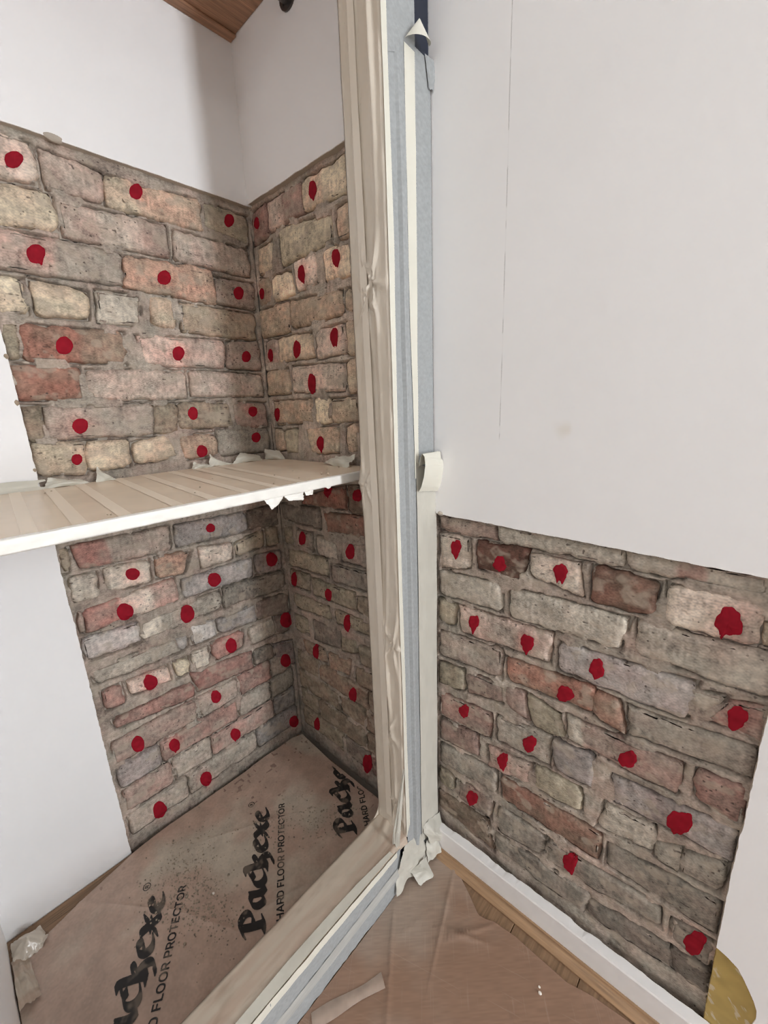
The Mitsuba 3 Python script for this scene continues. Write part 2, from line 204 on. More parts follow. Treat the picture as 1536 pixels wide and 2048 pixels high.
# ---------------------------------------------------------------- traced brickwork: mm on the wall (s, z) of four corners, then colour bands
BRICKS = """
A -504 1593 -451 1597 -454 1529 -516 1522 0:1:1.35:0.434
A -438 1590 -337 1583 -345 1527 -440 1526 0:1:1.42:0.305
A -336 1580 -135 1591 -133 1530 -341 1525 0:2:1.34:0.396 0.3:1:1.56:0.352
A -130 1591 -9 1587 -13 1521 -127 1536 0:2:1.26:0.311
A -523 1512 -434 1517 -435 1458 -534 1444 0:2:1.3:0.445
A -425 1508 -222 1516 -225 1450 -427 1448 0:1:1.47:0.278 0.3:2:1.34:0.347 0.72:1:1.5:0.225
A -207 1511 -15 1509 -16 1446 -211 1450 0:1:1.38:0.355
A -538 1436 -328 1436 -334 1374 -549 1370 0:1:1.52:0.296 0.45:1:1.25:0.262
A -324 1433 -121 1443 -124 1366 -331 1373 0:2:1.71:0.307
A -114 1427 -9 1430 -11 1364 -122 1369 0:1:1.43:0.298
A -554 1354 -511 1353 -512 1296 -566 1291 0:2:1.31:0.445
A -497 1358 -407 1348 -413 1298 -497 1296 0:2:1.37:0.413
A -388 1354 -303 1358 -313 1296 -395 1293 0:1:1.06:0.357
A -283 1357 -233 1360 -235 1295 -285 1299 0:2:1.44:0.383
A -215 1355 -16 1351 -20 1289 -220 1292 0:2:1.44:0.285
A -555 1275 -532 1274 -540 1211 -558 1211 0:2:1.27:0.254
A -530 1274 -351 1275 -357 1211 -537 1211 0:2:2.83:0.138 0.55:2:1.65:0.184
A -324 1272 -117 1278 -119 1212 -313 1212 0:1:1.5:0.429 0.5:1:1.46:0.34
A -107 1276 -13 1283 -13 1209 -112 1211 0:1:1.43:0.299
A -557 1200 -448 1198 -450 1134 -557 1137 0:2:2.59:0.141
A -433 1194 -230 1199 -232 1136 -435 1135 0:1:1.4:0.333
A -214 1200 -14 1195 -15 1139 -219 1140 0:1:1.39:0.37
A -556 1124 -524 1121 -528 1056 -558 1056 0:2:1.41:0.195
A -521 1121 -315 1122 -325 1053 -523 1057 0:1:1.4:0.292 0.5:0:1.31:0.279
A -313 1117 -260 1121 -267 1055 -322 1054 0:2:1.43:0.199
A -255 1122 -124 1125 -116 1060 -261 1062 0:2:1.43:0.23
A -115 1122 -11 1118 -8 1051 -112 1060 0:1:1.61:0.249
A -552 1052 -463 1046 -473 980 -555 987 0:2:1.35:0.342
A -460 1046 -383 1045 -387 986 -469 986 0:2:1.35:0.386
A -373 1036 -293 1046 -275 995 -372 988 0:2:1.39:0.38
A -263 1044 -173 1043 -175 987 -262 984 0:2:1.57:0.325
A -167 1052 -10 1043 -11 983 -169 984 0:1:1.19:0.255
B 8 1597 71 1602 67 1531 3 1523 0:1:1.85:0.156
B 79 1600 216 1599 216 1540 78 1535 0:1:1.51:0.311 0.45:1:1.66:0.181
B 221 1598 364 1597 361 1534 219 1538 0:2:1.4:0.393 0.5:1:1.27:0.47
B 16 1512 80 1513 74 1449 10 1452 0:2:1.37:0.399
B 113 1530 310 1509 310 1455 118 1451 0:2:1.2:0.393
B 328 1512 375 1512 373 1452 328 1453 0:2:1.48:0.323
B 7 1440 53 1437 55 1377 4 1373 0:2:1.54:0.246
B 63 1433 148 1429 152 1380 65 1375 0:2:1.3:0.556
B 164 1446 251 1445 253 1384 167 1383 0:1:1.38:0.47
B 282 1444 366 1439 368 1379 278 1380 0:2:1.38:0.524
B -5 1363 132 1366 125 1295 -11 1298 0:2:1.46:0.323
B 139 1364 331 1351 331 1304 137 1300 0:2:1.47:0.3
B 342 1351 373 1348 372 1303 340 1304 0:2:1.4:0.3
B 11 1285 66 1282 64 1223 6 1224 0:1:1.47:0.3
B 70 1283 212 1279 214 1225 68 1224 0:2:1.39:0.413
B 230 1280 332 1282 335 1223 227 1218 0:1:1.34:0.373
B 338 1284 373 1286 371 1215 342 1215 0:2:1.39:0.317
B 4 1202 104 1202 102 1142 -1 1140 0:2:1.42:0.3
B 122 1206 322 1197 322 1138 117 1144 0:1:1.38:0.379
B 333 1196 373 1207 369 1133 335 1129 0:2:1.4:0.341
B 22 1120 194 1120 192 1065 22 1057 0:2:1.45:0.294
B 206 1121 262 1120 261 1062 208 1060 0:2:1.29:0.54
B 271 1116 365 1121 364 1068 271 1063 0:2:1.39:0.311
B 10 1042 56 1041 56 986 13 981 0:2:1.42:0.3
B 63 1041 117 1042 112 982 62 983 0:2:1.13:0.329
B 165 1045 289 1050 287 988 179 981 0:2:1.46:0.323
B 322 1049 362 1063 358 992 319 988 0:2:1.42:0.3
A -549 835 -534 826 -544 772 -551 773 0:2:1.26:0.272
A -529 827 -326 824 -330 766 -519 774 0:1:2.19:0.191 0.32:0:1.36:0.272
A -312 823 -117 816 -114 762 -313 767 0:0:1.18:0.267
A -106 816 -8 819 -8 755 -106 762 0:1:1.36:0.158
A -546 759 -498 754 -497 697 -548 700 0:1:1.2:0.412
A -479 758 -387 751 -387 697 -480 704 0:1:1.2:0.488
A -368 754 -283 745 -306 694 -372 700 0:2:1.73:0.263
A -260 749 -167 735 -170 692 -260 692 0:1:1.3:0.481
A -157 732 -67 751 -65 701 -156 695 0:2:1.31:0.343
A -50 753 -12 750 -12 691 -54 696 0:2:1.34:0.277
A -547 680 -536 674 -538 625 -547 626 0:1:1.41:0.263
A -533 676 -336 686 -333 626 -537 622 0:1:2.16:0.191 0.36:2:1.34:0.481 0.7:1:1.63:0.287
A -316 672 -114 676 -117 620 -318 627 0:0:1.17:0.343
A -101 677 -12 672 -14 607 -100 622 0:0:1.25:0.254
A -548 609 -433 603 -435 551 -548 555 0:0:1.2:0.394
A -428 598 -222 610 -224 557 -431 551 0:1:1.14:0.515 0.25:0:1.2:0.291
A -209 614 -8 601 -7 544 -214 553 0:1:1.23:0.198
A -544 527 -358 522 -348 479 -542 490 0:1:1.17:0.306
A -354 521 -324 517 -328 485 -347 481 0:0:1.13:0.327
A -315 540 -248 528 -246 481 -313 482 0:0:1.12:0.436
A -240 526 -118 531 -118 475 -239 484 0:0:1.16:0.272
A -114 534 -2 520 -2 453 -118 477 0:1:1.4:0.172
A -534 463 -496 463 -494 413 -533 411 0:1:1.82:0.195
A -480 461 -388 456 -385 413 -475 423 0:1:1.38:0.424
A -369 457 -336 455 -336 411 -366 408 0:2:1.17:0.501
A -321 459 -275 458 -279 406 -320 407 0:1:1.2:0.488
A -265 463 -171 461 -173 412 -261 408 0:1:1.94:0.245
A -147 457 -63 458 -62 401 -148 403 0:1:1.22:0.343
A -52 460 -6 450 -7 391 -57 400 0:1:1.41:0.138
A -526 378 -333 376 -333 332 -522 353 0:1:1.97:0.191
A -330 402 -153 382 -153 328 -323 339 0:1:2.04:0.179
A -143 379 -79 373 -76 322 -144 330 0:1:1.3:0.206
A -73 368 3 347 1 260 -73 286 0:0:1.3:0.165
B 126 855 301 904 302 842 115 835 0:2:2.28:0.171
B 314 904 373 912 371 838 312 838 0:2:1.56:0.171
B 4 820 190 827 191 772 13 775 0:1:1.29:0.222
B 212 820 371 832 370 779 217 765 0:2:2.09:0.19
B 4 748 41 749 47 696 6 690 0:2:1.29:0.339
B 73 750 148 749 146 700 70 701 0:1:1.3:0.36
B 166 747 255 742 256 695 170 694 0:1:1.23:0.478
B 273 751 367 757 366 697 272 693 0:1:1.41:0.332
B 20 677 206 682 210 630 17 626 0:2:1.27:0.382
B 228 675 371 683 371 630 226 622 0:1:1.28:0.292
B 17 608 116 611 111 558 22 555 0:2:1.3:0.299
B 128 604 315 611 316 561 130 553 0:2:1.26:0.339
B 325 602 373 607 373 557 323 559 0:2:1.32:0.274
B 27 525 197 532 201 497 33 482 0:2:1.28:0.368
B 228 532 372 538 372 500 232 492 0:2:1.3:0.312
B 21 451 86 456 90 402 20 400 0:2:1.25:0.39
B 118 463 241 469 242 414 116 396 0:1:1.33:0.211
B 251 458 305 463 311 425 247 409 0:2:1.26:0.286
B 319 455 372 460 373 397 323 399 0:2:1.36:0.244
B 52 370 164 379 167 333 71 325 0:2:1.55:0.319
B 180 375 279 388 269 336 180 317 0:2:1.66:0.299
B 26 319 117 314 116 268 26 254 0:2:1.59:0.28
B 133 312 206 312 199 261 126 258 0:2:1.66:0.222
B 300 374 370 388 372 324 299 324 0:2:1.4:0.233
B 26 236 195 246 199 199 26 184 0:2:1.37:0.268
C 594 871 720 869 726 840 594 839 0:1:1.47:0.231
C 728 868 943 866 944 838 730 839 0:1:1.17:0.3
C 946 868 1110 862 1114 836 948 837 0:1:1.23:0.29 0.4:2:1.82:0.187 0.6:1:1.23:0.29
C 594 830 667 832 667 769 595 752 0:1:1.26:0.379
C 688 831 790 833 778 769 688 773 0:2:2.65:0.055
C 792 826 879 826 887 770 798 787 0:1:1.28:0.457
C 900 828 992 821 993 769 902 768 0:2:2.06:0.089
C 1006 824 1109 824 1112 764 1012 762 0:1:1.24:0.483 0.75:1:1.36:0.31
C 1114 798 1120 799 1125 766 1117 767 0:2:1.3:0.352
C 593 744 738 749 740 696 593 691 0:1:1.2:0.32
C 757 749 960 752 952 695 761 691 0:1:1.18:0.33
C 974 752 1128 756 1136 695 976 697 0:1:1.24:0.315
C 591 677 634 675 633 625 591 625 0:2:1.27:0.236
C 643 676 841 680 839 623 651 617 0:1:1.44:0.295
C 856 671 1055 678 1051 614 860 615 0:0:1.23:0.281
C 1054 663 1092 672 1071 636 1056 643 0:1:1.22:0.325
C 1094 669 1136 676 1139 622 1072 627 0:1:1.75:0.227
C 592 600 745 610 744 545 593 538 0:1:1.33:0.249
C 757 597 918 604 921 555 762 549 0:2:2.07:0.173
C 923 601 958 600 975 539 923 553 0:2:1.93:0.155
C 975 596 1136 608 1135 556 983 545 0:1:1.24:0.267
C 593 519 656 523 658 473 593 463 0:2:1.24:0.223
C 663 526 752 527 751 488 666 473 0:1:1.53:0.184
C 756 532 795 535 810 472 757 493 0:1:1.54:0.191
C 802 535 866 523 876 472 816 471 0:2:1.2:0.219
C 878 526 1055 531 1054 474 884 477 0:1:1.16:0.42 0.16:1:1.6:0.223
C 1075 533 1134 535 1135 469 1077 480 0:1:1.81:0.166
C 593 436 725 447 724 383 592 375 0:1:1.76:0.191
C 741 452 850 464 852 397 743 392 0:1:1.21:0.281
C 859 460 930 467 932 397 865 399 0:0:1.21:0.236
C 965 447 1135 457 1134 400 971 396 0:0:1.22:0.271 0.3:0:1.31:0.211 0.6:1:1.23:0.29
C 596 366 694 375 699 319 594 312 0:1:1.61:0.166
C 720 362 818 376 817 324 726 309 0:1:1.5:0.257
C 826 380 914 383 918 331 829 328 0:2:1.21:0.295
C 959 381 1032 386 1035 334 950 322 0:1:1.18:0.402
C 1039 356 1071 371 1071 325 1040 326 0:1:1.18:0.285
C 1074 370 1132 389 1126 328 1075 326 0:1:1.2:0.262
C 594 294 740 309 742 248 597 243 0:1:1.2:0.223
C 755 302 956 307 955 245 759 246 0:2:2.03:0.127 0.5:2:1.85:0.152
C 969 295 1130 312 1134 245 972 248 0:1:1.22:0.219
C 591 222 633 216 629 173 589 172 0:2:1.24:0.227
C 644 219 737 230 731 170 648 164 0:1:1.34:0.199
C 752 219 860 218 846 161 751 151 0:1:1.19:0.236
C 865 216 1058 230 1061 186 858 160 0:1:1.22:0.219
C 1077 220 1133 227 1135 165 1078 179 0:1:1.26:0.184
C 591 149 727 155 741 80 591 101 0:2:1.55:0.133
C 746 136 945 151 943 94 747 93 0:1:1.23:0.203
C 948 136 1078 158 1090 113 951 97 0:1:1.27:0.162
C 1083 160 1138 162 1139 110 1092 113 0:1:1.3:0.133
A -540 320 -335 321 -335 257 -541 257 0:1:1.51:0.227
A -325 320 -210 321 -210 257 -326 257 0:1:1.34:0.277
A -200 320 -95 321 -95 257 -201 257 0:1:1.8:0.202
A -85 320 -15 321 -15 257 -86 257 0:1:1.31:0.263
A -540 247 -445 248 -445 185 -541 185 0:0:1.26:0.272
A -435 247 -220 248 -220 185 -436 185 0:1:1.73:0.215
A -210 247 -105 248 -105 185 -211 185 0:1:1.24:0.322
A -95 247 -15 248 -15 185 -96 185 0:1:1.19:0.245
A -540 175 -425 176 -425 111 -541 111 0:1:1.57:0.236
A -415 175 -315 176 -315 111 -416 111 0:1:1.26:0.332
A -305 175 -100 176 -100 111 -306 111 0:1:1.62:0.254
A -90 175 -15 176 -15 111 -91 111 0:0:1.14:0.219
A -540 101 -395 102 -395 39 -541 39 0:1:1.25:0.311
A -385 101 -175 102 -175 39 -386 39 0:1:1.23:0.301
A -165 101 -15 102 -15 39 -166 39 0:0:1.13:0.245
B 17 320 125 321 125 257 16 257 0:2:1.37:0.268
B 135 320 340 321 340 257 134 257 0:2:1.53:0.256
B 350 320 445 321 445 257 349 257 0:2:1.43:0.233
B 17 247 215 248 215 185 16 185 0:2:1.36:0.244
B 225 247 325 248 325 185 224 185 0:2:1.41:0.256
B 335 247 445 248 445 185 334 185 0:2:1.59:0.227
B 17 175 105 176 105 111 16 111 0:2:1.28:0.305
B 115 175 325 176 325 111 114 111 0:2:1.37:0.233
B 335 175 445 176 445 111 334 111 0:2:1.49:0.233
B 17 101 225 102 225 39 16 39 0:2:1.29:0.28
B 235 101 335 102 335 39 234 39 0:1:1.33:0.201
B 345 101 445 102 445 39 344 39 0:1:1.63:0.171
"""
SPOTS = """
A -482 1557 17.9 10.4 47
A -277 1567 18.1 11.2 56
A -62 1567 17.3 11.6 51
A -479 1405 19.3 12.6 53
A -245 1404 18.1 12.9 41
A -59 1400 17.5 13.0 53
A -465 1241 18.5 13.3 61
A -238 1240 17.2 13.4 57
A -58 1242 15.3 12.6 51
A -467 1081 16.1 13.7 58
A -224 1098 16.3 12.4 72
A -55 1097 14.6 13.2 33
A -485 1012 11.7 9.6 72
A -216 1002 15.5 14.3 67
A -56 1025 14.6 13.8 29
B 29 1568 13.3 11.7 92
B 260 1569 17.3 13.6 102
B 22 1403 13.3 12.1 76
B 198 1414 18.2 13.6 87
B 324 1419 17.7 13.1 94
B 31 1247 15.7 12.1 73
B 154 1248 21.7 14.8 80
B 301 1259 19.5 14.1 86
B 204 1160 24.5 16.1 80
B 35 1086 18.8 14.5 65
B 223 1010 18.6 14.0 72
A -425 730 16.2 13.8 126
A -223 796 13.0 11.8 127
A -456 643 22.4 17.2 103
A -233 649 21.4 17.5 113
A -48 652 23.2 18.8 106
A -317 579 26.0 17.8 95
A -212 433 24.7 16.3 99
A -19 433 29.7 22.0 121
A -433 435 23.5 15.4 101
A -37 292 26.0 17.6 111
A -278 299 22.2 13.8 102
A -487 283 24.2 13.8 98
A -406 222 21.8 12.9 103
A -237 139 23.5 14.2 109
A -342 57 28.1 15.6 104
A -471 57 30.7 15.8 99
A -30 48 28.2 17.2 116
B 235 884 17.3 13.0 25
B 351 885 18.7 14.6 27
B 104 727 22.6 15.6 59
B 311 729 22.8 16.1 63
B 39 579 26.4 14.8 68
B 206 575 22.9 14.3 65
B 279 510 26.9 13.8 75
B 121 355 29.9 14.1 73
B 287 281 28.0 15.1 66
B 94 70 31.0 14.2 69
B 330 62 39.1 18.4 69
C 636 806 18.9 12.0 82
C 736 795 16.1 12.9 66
C 850 806 15.9 11.7 81
C 1080 791 21.8 14.2 88
C 683 653 18.0 11.4 77
C 798 649 19.1 13.0 73
C 922 648 18.8 11.4 82
C 873 572 19.6 12.8 69
C 660 422 19.4 11.5 68
C 1107 648 19.0 10.9 85
C 813 426 21.1 12.1 72
C 757 348 22.1 10.8 79
C 983 498 19.4 11.7 69
C 684 193 25.4 12.7 71
C 1064 424 27.3 14.6 76
C 908 199 26.2 12.4 75
C 1110 202 28.0 12.3 77
"""
# ---------------------------------------------------------------- the room around
def room():
    d = 0.12
    tag('wall_left', kind='structure'); tag('wall_back', kind='structure')
    scene['wall_left'] = mikit.ply(box(-d - 0.016, -0.016, -0.9, 0.1, -0.1, ROOM_Z), 'bsdf_plaster_edge')
    scene['wall_back'] = mikit.ply(box(-0.016, ROOM_X + d, 0.016, 0.016 + d, -0.1, ROOM_Z), 'bsdf_plaster_edge')
    tag(obj('ceiling', box(-d, ROOM_X + d, ROOM_Y - d, 0.1, ROOM_Z, ROOM_Z + 0.1), 'bsdf_ceiling'), kind='structure')
    wins = {'right': [], 'front': []}
    for w, lo, hi, z0, z1, rad in WINDOWS: wins[w].append((lo, hi, z0, z1, rad))
    # right wall (x = ROOM_X) and front wall (y = ROOM_Y) with window openings
    pr = sbox(ROOM_Y - d, -0.1, 0.1, ROOM_Z)
    for lo, hi, z0, z1, r in wins['right']: pr = pr.difference(sbox(lo, z0, hi, z1))
    m = ext_poly(pr, d); v = m.vertices
    m = trimesh.Trimesh(np.c_[ROOM_X + v[:, 2], v[:, 0], v[:, 1]], m.faces, process=False)
    tag(obj('wall_right', m, 'bsdf_room_wall'), kind='structure')
    pf = sbox(-0.2, -0.1, ROOM_X + d, ROOM_Z)
    for lo, hi, z0, z1, r in wins['front']: pf = pf.difference(sbox(lo, z0, hi, z1))
    m = ext_poly(pf, d); v = m.vertices
    m = trimesh.Trimesh(np.c_[v[:, 0], ROOM_Y - v[:, 2], v[:, 1]], m.faces, process=False)
    tag(obj('wall_front', m, 'bsdf_room_wall'), kind='structure')
    tag(obj('wall_side', box(-d - 0.016, -0.016, ROOM_Y, -0.9, -0.1, ROOM_Z), 'bsdf_room_wall'), kind='structure')
    i = 0
    for w in wins:
        for lo, hi, z0, z1, rad in wins[w]:
            i += 1
            k = 'window_%d' % i
            t = 0.035
            fr = sbox(lo, z0, hi, z1).difference(sbox(lo + t, z0 + t, hi - t, z1 - t)).union(sbox(lo, (z0 + z1) / 2 - 0.015, hi, (z0 + z1) / 2 + 0.015))
            m = ext_poly(fr, 0.04); v = m.vertices.copy()
            q = np.array([[lo + t, z0 + t], [hi - t, z0 + t], [hi - t, z1 - t], [lo + t, z1 - t]])
            if w == 'right':
                m = trimesh.Trimesh(np.c_[ROOM_X + 0.05 + v[:, 2], v[:, 0], v[:, 1]], m.faces, process=False)
                P = np.c_[np.full(4, ROOM_X + 0.07), q]; f = [[0, 2, 1], [0, 3, 2]]
            else:
                m = trimesh.Trimesh(np.c_[v[:, 0], ROOM_Y - 0.05 - v[:, 2], v[:, 1]], m.faces, process=False)
                P = np.c_[q[:, 0], np.full(4, ROOM_Y - 0.07), q[:, 1]]; f = [[0, 2, 1], [0, 3, 2]]
            scene[k] = mikit.ply(m, 'bsdf_white'); tag(k, kind='structure')
            pane = trimesh.Trimesh(P, f, process=False)
            nrm = pane.face_normals[0]
            want = np.array([-1, 0, 0]) if w == 'right' else np.array([0, 1, 0])
            if nrm @ want < 0: pane.invert()
            scene[k + '__daylight_pane'] = mikit.ply(pane, 'bsdf_white', emitter={'type': 'area', 'radiance': rgb(*rad)})
    lx, ly, lr, rad = CEILING_LAMP
    lamp = thing('ceiling_lamp', 'round white flush ceiling lamp in the middle of the room ceiling', 'lamp')
    rim = trimesh.creation.annulus(lr, lr + 0.015, 0.05, sections=48); rim.apply_translation((lx, ly, ROOM_Z - 0.0252))
    obj(lamp + '__rim', rim, 'bsdf_white')
    dsc = trimesh.creation.cylinder(lr, 0.004, sections=48); dsc.apply_translation((lx, ly, ROOM_Z - 0.04))
    scene[lamp + '__diffuser'] = mikit.ply(dsc, 'bsdf_white', emitter={'type': 'area', 'radiance': rgb(*rad)})
    # floor: planks
    tag('floor', kind='structure')
    scene['floor'] = mikit.ply(box(-d, ROOM_X + d, ROOM_Y - d, 0.1, -0.14, -0.07), 'bsdf_floor_wood')
    W, x = 0.135, 0.0126
    r = random.Random(5)
    while x < 1.75:
        y = -0.005 - r.random() * 0.5
        ys = [-0.024 if x < 0.5 else 0.012, y]
        while ys[-1] > ROOM_Y: ys.append(ys[-1] - 1.2)
        for a, b in zip(ys[:-1], ys[1:]):
            if a < -2.2: continue
            obj('floor__plank', box(x + 0.0006, x + W - 0.0006, max(b, ROOM_Y) + 0.0006, a - 0.0006, -0.0698, r.uniform(-0.0004, 0.0), 0.0012), 'bsdf_floor_wood')
        x += W
room()

# ---------------------------------------------------------------- brick walls
WALLS = {w: dict(br=[], sp=[], v=[]) for w in 'AB'}
for l in BRICKS.strip().split('\n'):
    t = l.split(); q = np.array(list(map(float, t[1:9]))).reshape(4, 2) / 1000
    cols = [tuple(map(float, c.split(':'))) for c in t[9:]]
    WALLS['A' if t[0] == 'A' else 'B']['br'].append((q, cols, t[0]))
for l in SPOTS.strip().split('\n'):
    t = l.split(); v = list(map(float, t[1:]))
    WALLS['A' if t[0] == 'A' else 'B']['sp'].append((v[0] / 1000, v[1] / 1000, v[2] / 1000, v[3] / 1000, math.radians(v[4]), t[0]))

def spot_dist(s, z, sp):
    ds, dz = s - sp[0], z - sp[1]
    c, si = math.cos(sp[4]), math.sin(sp[4])
    return np.sqrt(((ds * c + dz * si) / sp[2]) ** 2 + ((-ds * si + dz * c) / sp[3]) ** 2)

def tint(w, s, z, cls, rg, g):
    """brick colour code in uv, with the pink overspray around each paint spot"""
    a = np.zeros_like(s)
    for i, sp in enumerate(WALLS[w]['sp']):
        d = spot_dist(s, z, sp)
        st = (0.22, 0.42, 0.12, 0.55)[i % 4]
        a = np.maximum(a, st * np.exp(-np.maximum(d - 0.8, 0) * 1.9))
    a = a * (0.75 + 0.9 * N(np.c_[s, z, 0 * s], 60, 3) + 0.1)
    a = np.clip(a, 0, 0.8)
    return np.c_[8 * cls + np.minimum(rg * (1 + 1.0 * a), 7.5), g * (1 - 0.42 * a)]

def sdf_quad(s, z, q):
    d = np.full(s.shape, -9.0)
    for i in range(4):
        a, b = q[i], q[(i + 1) % 4]
        e = b - a; nrm = np.array([-e[1], e[0]]) / np.hypot(*e)     # quads run clockwise: outward is left of the edge
        d = np.maximum(d, (s - a[0]) * nrm[0] + (z - a[1]) * nrm[1])
    return d

def make_brick(w, q, cols, zone, r, i):
    cell = 0.0048 if zone == 'C' else 0.0062
    L = np.linalg.norm((q[1] + q[2] - q[0] - q[3]) / 2); H = np.linalg.norm((q[0] + q[1] - q[2] - q[3]) / 2)
    q = q + 0.0021 * np.array([[-1, 1], [1, 1], [1, -1], [-1, -1]])
    n, m = max(6, int(L / cell)), max(6, int(H / cell))
    a = np.r_[0, 0, np.linspace(0, 1, n)[1:-1], 1, 1]; b = np.r_[0, 0, np.linspace(0, 1, m)[1:-1], 1, 1]
    A, B = np.meshgrid(a, b, indexing='ij')
    P = (q[0] * (1 - A[..., None]) + q[1] * A[..., None]) * (1 - B[..., None]) + (q[3] * (1 - A[..., None]) + q[2] * A[..., None]) * B[..., None]
    s, z = P[..., 0], P[..., 1]
    e = np.minimum(np.minimum(A, 1 - A) * L, np.minimum(B, 1 - B) * H)
    # rounded corners and a chipped, crumbling outline
    cx, cz = q[:, 0].mean(), q[:, 1].mean()
    p3 = np.stack([s, z, np.full_like(s, i * 1.7)], -1)
    cor = np.clip(1 - np.minimum(np.minimum(A, 1 - A) * L, 0.02) / 0.012, 0, 1) * np.clip(1 - np.minimum(np.minimum(B, 1 - B) * H, 0.02) / 0.012, 0, 1)
    pull = cor * r.uniform(0.001, 0.004)
    wob = np.exp(-e / 0.012)
    ds = wob * N(p3, 55, 1, 3) * 0.013; dz = wob * N(p3, 55, 2, 3) * 0.011
    s2 = s + ds - pull * np.sign(s - cx); z2 = z + dz - pull * np.sign(z - cz)
    d0 = r.uniform(-0.0012, 0.0022)
    tx, tz = r.uniform(-0.008, 0.008), r.uniform(-0.02, 0.02)
    h = d0 + tx * (s - cx) + tz * (z - cz) + 0.0042 * N(p3, 22, 3, 3) + 0.0016 * N(p3, 110, 4, 2)
    chip = np.clip(N(p3, 42, 5, 2) * 3 + 0.35, 0, 1)
    h = h - 0.0028 * np.clip(1 - e / 0.005, 0, 1) ** 2 - 0.0055 * chip * np.clip(1 - e / 0.010, 0, 1)
    ring = np.zeros(A.shape, bool); ring[0] = ring[-1] = True; ring[:, 0] = ring[:, -1] = True
    h = np.where(ring, -0.024, h)
    # colour bands along the brick
    cols = list(cols)
    f = 1.0 + r.uniform(-0.07, 0.07)
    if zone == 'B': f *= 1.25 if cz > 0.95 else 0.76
    if zone == 'A' and cx < -0.25: f *= 1.1
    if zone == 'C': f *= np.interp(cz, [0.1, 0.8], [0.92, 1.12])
    cols = [(c[0], c[1], 1 + (min(c[2], 2.3) - 1) * 0.9, c[3]) for c in cols]
    rg = np.full(A.shape, cols[0][2]); g = np.full(A.shape, cols[0][3])
    for c in cols[1:]:
        k = np.clip((A + 0.05 * N(p3, 40, 6, 2) - c[0]) / 0.03 + 0.5, 0, 1)
        rg = rg + (c[2] - rg) * k; g = g + (c[3] - g) * k
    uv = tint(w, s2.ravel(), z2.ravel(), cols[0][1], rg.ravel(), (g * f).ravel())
    V = np.c_[s2.ravel(), z2.ravel(), h.ravel()]
    F = grid_faces(*A.shape)
    q3 = on_wall(V, w)
    mesh = trimesh.Trimesh(q3, F, process=False)
    want = np.array([1, 0, 0]) if w == 'A' else np.array([0, -1, 0])
    if mesh.face_normals.mean(0) @ want < 0: mesh.invert()
    keep = ~ring.ravel()
    return mesh, uv, V[keep]

def mortar(w, s0, s1, z0, z1, step, key):
    S, Z = np.meshgrid(np.arange(s0, s1, step), np.arange(z0, z1, step), indexing='ij')
    s, z = S.ravel(), Z.ravel()
    sd = np.full(s.shape, 9.0)
    for q, cols, zone in WALLS[w]['br']:
        lo, hi = q.min(0) - 0.02, q.max(0) + 0.02
        k = np.where((s > lo[0]) & (s < hi[0]) & (z > lo[1]) & (z < hi[1]))[0]
        if len(k): sd[k] = np.minimum(sd[k], sdf_quad(s[k], z[k], q))
    p3 = np.c_[s, z, 0 * s]
    h = -0.0022 + 0.0085 * N(p3, 18, 11, 3) + 0.003 * N(p3, 95, 12, 3)
    sdw = sd + 0.007 * N(p3, 60, 14, 3)
    crack = np.clip((N(p3, 17, 13, 3) + 0.13) / 0.05, 0, 1)
    near = np.exp(-((sdw - 0.0012) / 0.0026) ** 2)
    h = np.minimum(h, 0.0012) - 0.022 * crack * near
    h = np.where(sd < -0.005, -0.02, h)
    g = 0.285 * (1 + 0.7 * N(p3, 9, 15, 3))
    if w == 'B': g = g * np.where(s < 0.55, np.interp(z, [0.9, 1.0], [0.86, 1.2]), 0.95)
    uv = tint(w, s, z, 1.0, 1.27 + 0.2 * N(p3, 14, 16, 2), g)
    V = np.c_[s, z, h]
    mesh = trimesh.Trimesh(on_wall(V, w), grid_faces(*S.shape), process=False)
    want = np.array([1, 0, 0]) if w == 'A' else np.array([0, -1, 0])
    if mesh.face_normals.mean(0) @ want < 0: mesh.invert()
    obj(key, mesh, 'bsdf_brick', smooth=True, uv=uv)
    WALLS[w]['v'].append(V[sd > 0.001])

